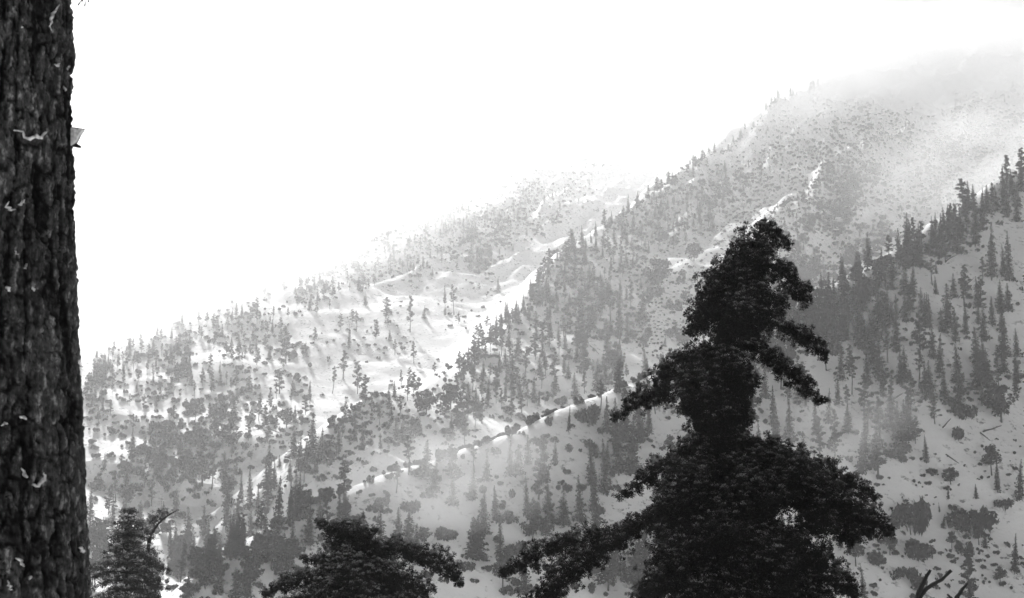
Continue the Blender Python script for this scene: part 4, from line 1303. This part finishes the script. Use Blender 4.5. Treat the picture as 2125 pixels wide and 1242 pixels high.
    # broken flake of bark standing off the right edge
    p = [px(u, v, D0) for u, v in ((149, 268), (174, 270), (167, 279), (160, 294), (156, 300), (149, 304))]
    q = [a + [0, 0.012, 0] for a in p]
    p = [a - [0, 0.012, 0] for a in p]
    n = len(p)
    F = [tuple(range(n)), tuple(range(2 * n - 1, n - 1, -1))] + [(i, i + n, (i + 1) % n + n, (i + 1) % n) for i in range(n)]
    o = obj('bark_flake', mesh_from('bark_flake', np.array(p + q) - origin, F), M_CLUMP, t)
    v_, f_ = tube(np.array([px(150, 268, D0), px(156, 268, D0), px(176, 269, D0)]) - origin, [0.006, 0.005, 0.002], 6, seed=1)
    obj('twig_stub', mesh_from('twig_stub', v_, f_, True), M_LIMB, t)
    v_, f_ = tube(np.array([px(150, 300, D0), px(160, 303, D0), px(168, 306, D0)]) - origin, [0.008, 0.007, 0.004], 6, seed=1)
    obj('twig_stub', mesh_from('twig_stub', v_, f_, True), M_LIMB, t)
    # boughs high above the frame, and one thin twig whose buds hang into the corner
    Pt = np.array([px(140, -240, D0), px(165, -150, D0), px(176, -60, D0), px(178, -14, D0)])
    v_, f_ = tube(spline(Pt, 8) - origin, np.linspace(0.006, 0.0015, 8), 5)
    tw = obj('twig', mesh_from('twig', v_, f_, True), M_LIMB, t)
    for (u, v) in ((162, 12), (176, 14), (184, 5), (163, 0), (170, 4)):
        a = px(178, -14, D0); b = px(u, v, D0)
        v_, f_ = tube(np.array([a, (a + b) / 2 + [0.002, 0, 0.002], b * 0.9 + a * 0.1, b]) - origin, [0.0008, 0.0007, 0.003, 0.003], 5)
        obj('bud', mesh_from('bud', v_, f_, True), M_LIMB, tw)
    for i, (zz, ang, L) in enumerate(((6.5, 1.0, 2.6), (7.6, 2.6, 2.4), (8.4, 4.2, 2.6), (9.4, 0.2, 2.2), (10.4, 5.4, 2.0), (11.6, 3.2, 1.8), (12.6, 1.8, 1.5), (13.4, 4.8, 1.2))):
        d_ = np.array([math.cos(ang), math.sin(ang), 0.0]); p0 = np.array([C[0], D0, zz])
        bough(t, np.array([p0, p0 + d_ * L * .5 + [0, 0, .1], p0 + d_ * L - [0, 0, .25]]), np.array([0.1, 0.42, 0.2]), origin, 1700 + i, M_NEEDLE, tuft=0.12, dens=0.7, limb0=0.05, nn=14)
bark_trunk()

# ------------------------------------------------------------------ bare forked branch tips at the bottom right
def bare_sapling():
    D0 = 9.0
    fork = px(1948, 1420, D0)
    gz = float(terrain(np.array([fork[0]]), np.array([D0]))[0])
    origin = np.array([fork[0] + 0.05, D0, gz])
    t = empty('dead_sapling', tuple(origin))
    tag(t, 'bare forked dark branches poking up at the bottom right edge', 'dead sapling')
    P = np.array([origin - [0, 0, 0.2], origin + [0.04, 0.02, (fork[2] - gz) * 0.5], fork])
    v, f = tube(spline(P, 12) - origin, np.linspace(0.06, 0.035, 12), 9, jitter=0.2, seed=2)
    obj('trunk', mesh_from('trunk', v, f, True), M_LIMB, t)
    for i, (pp, r0, r1) in enumerate([
        ([(1948, 1420), (1925, 1330), (1904, 1250), (1911, 1222), (1921, 1200), (1931, 1183)], 0.022, 0.0085),
        ([(1906, 1246), (1918, 1226), (1936, 1213), (1955, 1202), (1974, 1184)], 0.0165, 0.0095),
        ([(1948, 1420), (1975, 1320), (1984, 1250), (1990, 1234), (2000, 1220), (2007, 1211)], 0.020, 0.0075),
        ([(1986, 1262), (1978, 1246), (1966, 1234)], 0.011, 0.006),
    ]):
        Q = np.array([px(a, b, D0, 0.05 * math.sin(i + j)) for j, (a, b) in enumerate(pp)])
        Q2 = spline(Q, 16)
        v, f = tube(Q2 - origin, np.linspace(r0, r1, 16), 8, jitter=0.45, seed=70 + i)
        obj('branch', mesh_from('branch', v, f, True), M_LIMB, t)
bare_sapling()
#</FORE>


# ------------------------------------------------------------------ haze
def build_haze():
    lo = GV.min(0); hi = GV.max(0)
    x0, y0, z0 = lo[0] - 20, lo[1] - 20, lo[2] - 1.0
    x1, y1, z1 = hi[0] + 20, hi[1] + 20, hi[2] + 45.0
    V = [(x, y, z) for x in (x0, x1) for y in (y0, y1) for z in (z0, z1)]
    F = [(0, 1, 3, 2), (4, 6, 7, 5), (0, 4, 5, 1), (2, 3, 7, 6), (0, 2, 6, 4), (1, 5, 7, 3)]
    m, t, out = new_mat('haze_air')
    v = N(t, 'ShaderNodeVolumePrincipled', Density=HAZE_DENSITY, Anisotropy=0.65)
    v.inputs['Color'].default_value = (0.97, 0.97, 0.97, 1)
    t.links.new(v.outputs[0], out.inputs['Volume'])
    o = obj('haze', mesh_from('haze', V, F), m)
    tag(o, 'pale winter haze filling the valley air', 'haze', kind='stuff')
    print('HAZE', x0, x1, y0, y1, z0, z1)
build_haze()

# ------------------------------------------------------------------ drifting mist and low cloud on the upper slopes
def mat_mist(name, dens, scale, lo, hi, g):
    m, t, out = new_mat(name)
    tc = t.nodes.new('ShaderNodeTexCoord')
    ln = N(t, 'ShaderNodeVectorMath', operation='LENGTH')
    t.links.new(tc.outputs['Object'], ln.inputs[0])
    fall = N(t, 'ShaderNodeMapRange', interpolation_type='SMOOTHSTEP')
    fall.inputs['From Min'].default_value = 1.0; fall.inputs['From Max'].default_value = 0.25
    t.links.new(ln.outputs['Value'], fall.inputs['Value'])
    nz = N(t, 'ShaderNodeTexNoise', Scale=scale, Detail=2.0, Roughness=0.55)
    t.links.new(tc.outputs['Object'], nz.inputs['Vector'])
    nr = N(t, 'ShaderNodeMapRange', interpolation_type='SMOOTHSTEP')
    nr.inputs['From Min'].default_value = lo; nr.inputs['From Max'].default_value = hi
    t.links.new(nz.outputs['Fac'], nr.inputs['Value'])
    mu = N(t, 'ShaderNodeMath', operation='MULTIPLY')
    t.links.new(fall.outputs[0], mu.inputs[0]); t.links.new(nr.outputs[0], mu.inputs[1])
    m2 = N(t, 'ShaderNodeMath', operation='MULTIPLY'); m2.inputs[1].default_value = dens
    t.links.new(mu.outputs[0], m2.inputs[0])
    v = N(t, 'ShaderNodeVolumePrincipled', Anisotropy=g)
    v.inputs['Color'].default_value = (0.98, 0.98, 0.98, 1)
    t.links.new(m2.outputs[0], v.inputs['Density'])
    t.links.new(v.outputs[0], out.inputs['Volume'])
    m.cycles.volume_step_rate = 1.0
    return m

def mist(a, b, lat, vert, dens, label, scale=2.2, lo=0.3, hi=0.6, g=0.1):
    """a bank of drifting mist stretched between two points given as (pixel x, pixel y, distance)"""
    bm = bmesh.new(); bmesh.ops.create_icosphere(bm, subdivisions=3, radius=1.0)
    me = bpy.data.meshes.new('mist_bank'); bm.to_mesh(me); bm.free()
    o = obj('mist_bank', me, mat_mist('mist_air', dens, scale, lo, hi, g))
    A = Vector(unproject(*a)); B = Vector(unproject(*b)); d = B - A
    o.location = (A + B) / 2
    x = d.normalized(); y = Vector((0, 0, 1)).cross(x).normalized(); z = x.cross(y)
    o.rotation_euler = Matrix((x, y, z)).transposed().to_euler()
    o.scale = (d.length / 2, lat, vert)
    tag(o, label, 'mist', kind='stuff')
    return o
mist((820, 520, 1500), (1700, 60, 3000), 420, 180, 0.0034, 'bright low cloud swallowing the far ridge', 2.4, 0.3, 0.6, 0.3)
mist((-150, 815, 880), (1080, 335, 2050), 150, 50, 0.0080, 'bright mist lying along the crest of the far left slope', 3.0, 0.3, 0.6, 0.45)
mist((1250, 330, 1500), (2000, 60, 2500), 240, 130, 0.0065, 'pale cloud drifting over the upper middle ridge', 2.6)
mist((1700, 220, 1700), (2500, 60, 2400), 280, 160, 0.0065, 'pale cloud hanging over the high right summit', 2.4)
mist((1780, 430, 950), (2300, 210, 1200), 130, 70, 0.0042, 'grey mist drifting behind the crest of the right spur', 2.4)
mist((700, 1030, 420), (1180, 930, 470), 46, 24, 0.012, 'wisp of mist over the lower slope left of the big pine', 2.4)
mist((1600, 960, 440), (1900, 840, 480), 40, 22, 0.005, 'thin mist in the forest right of the big pine', 2.4)
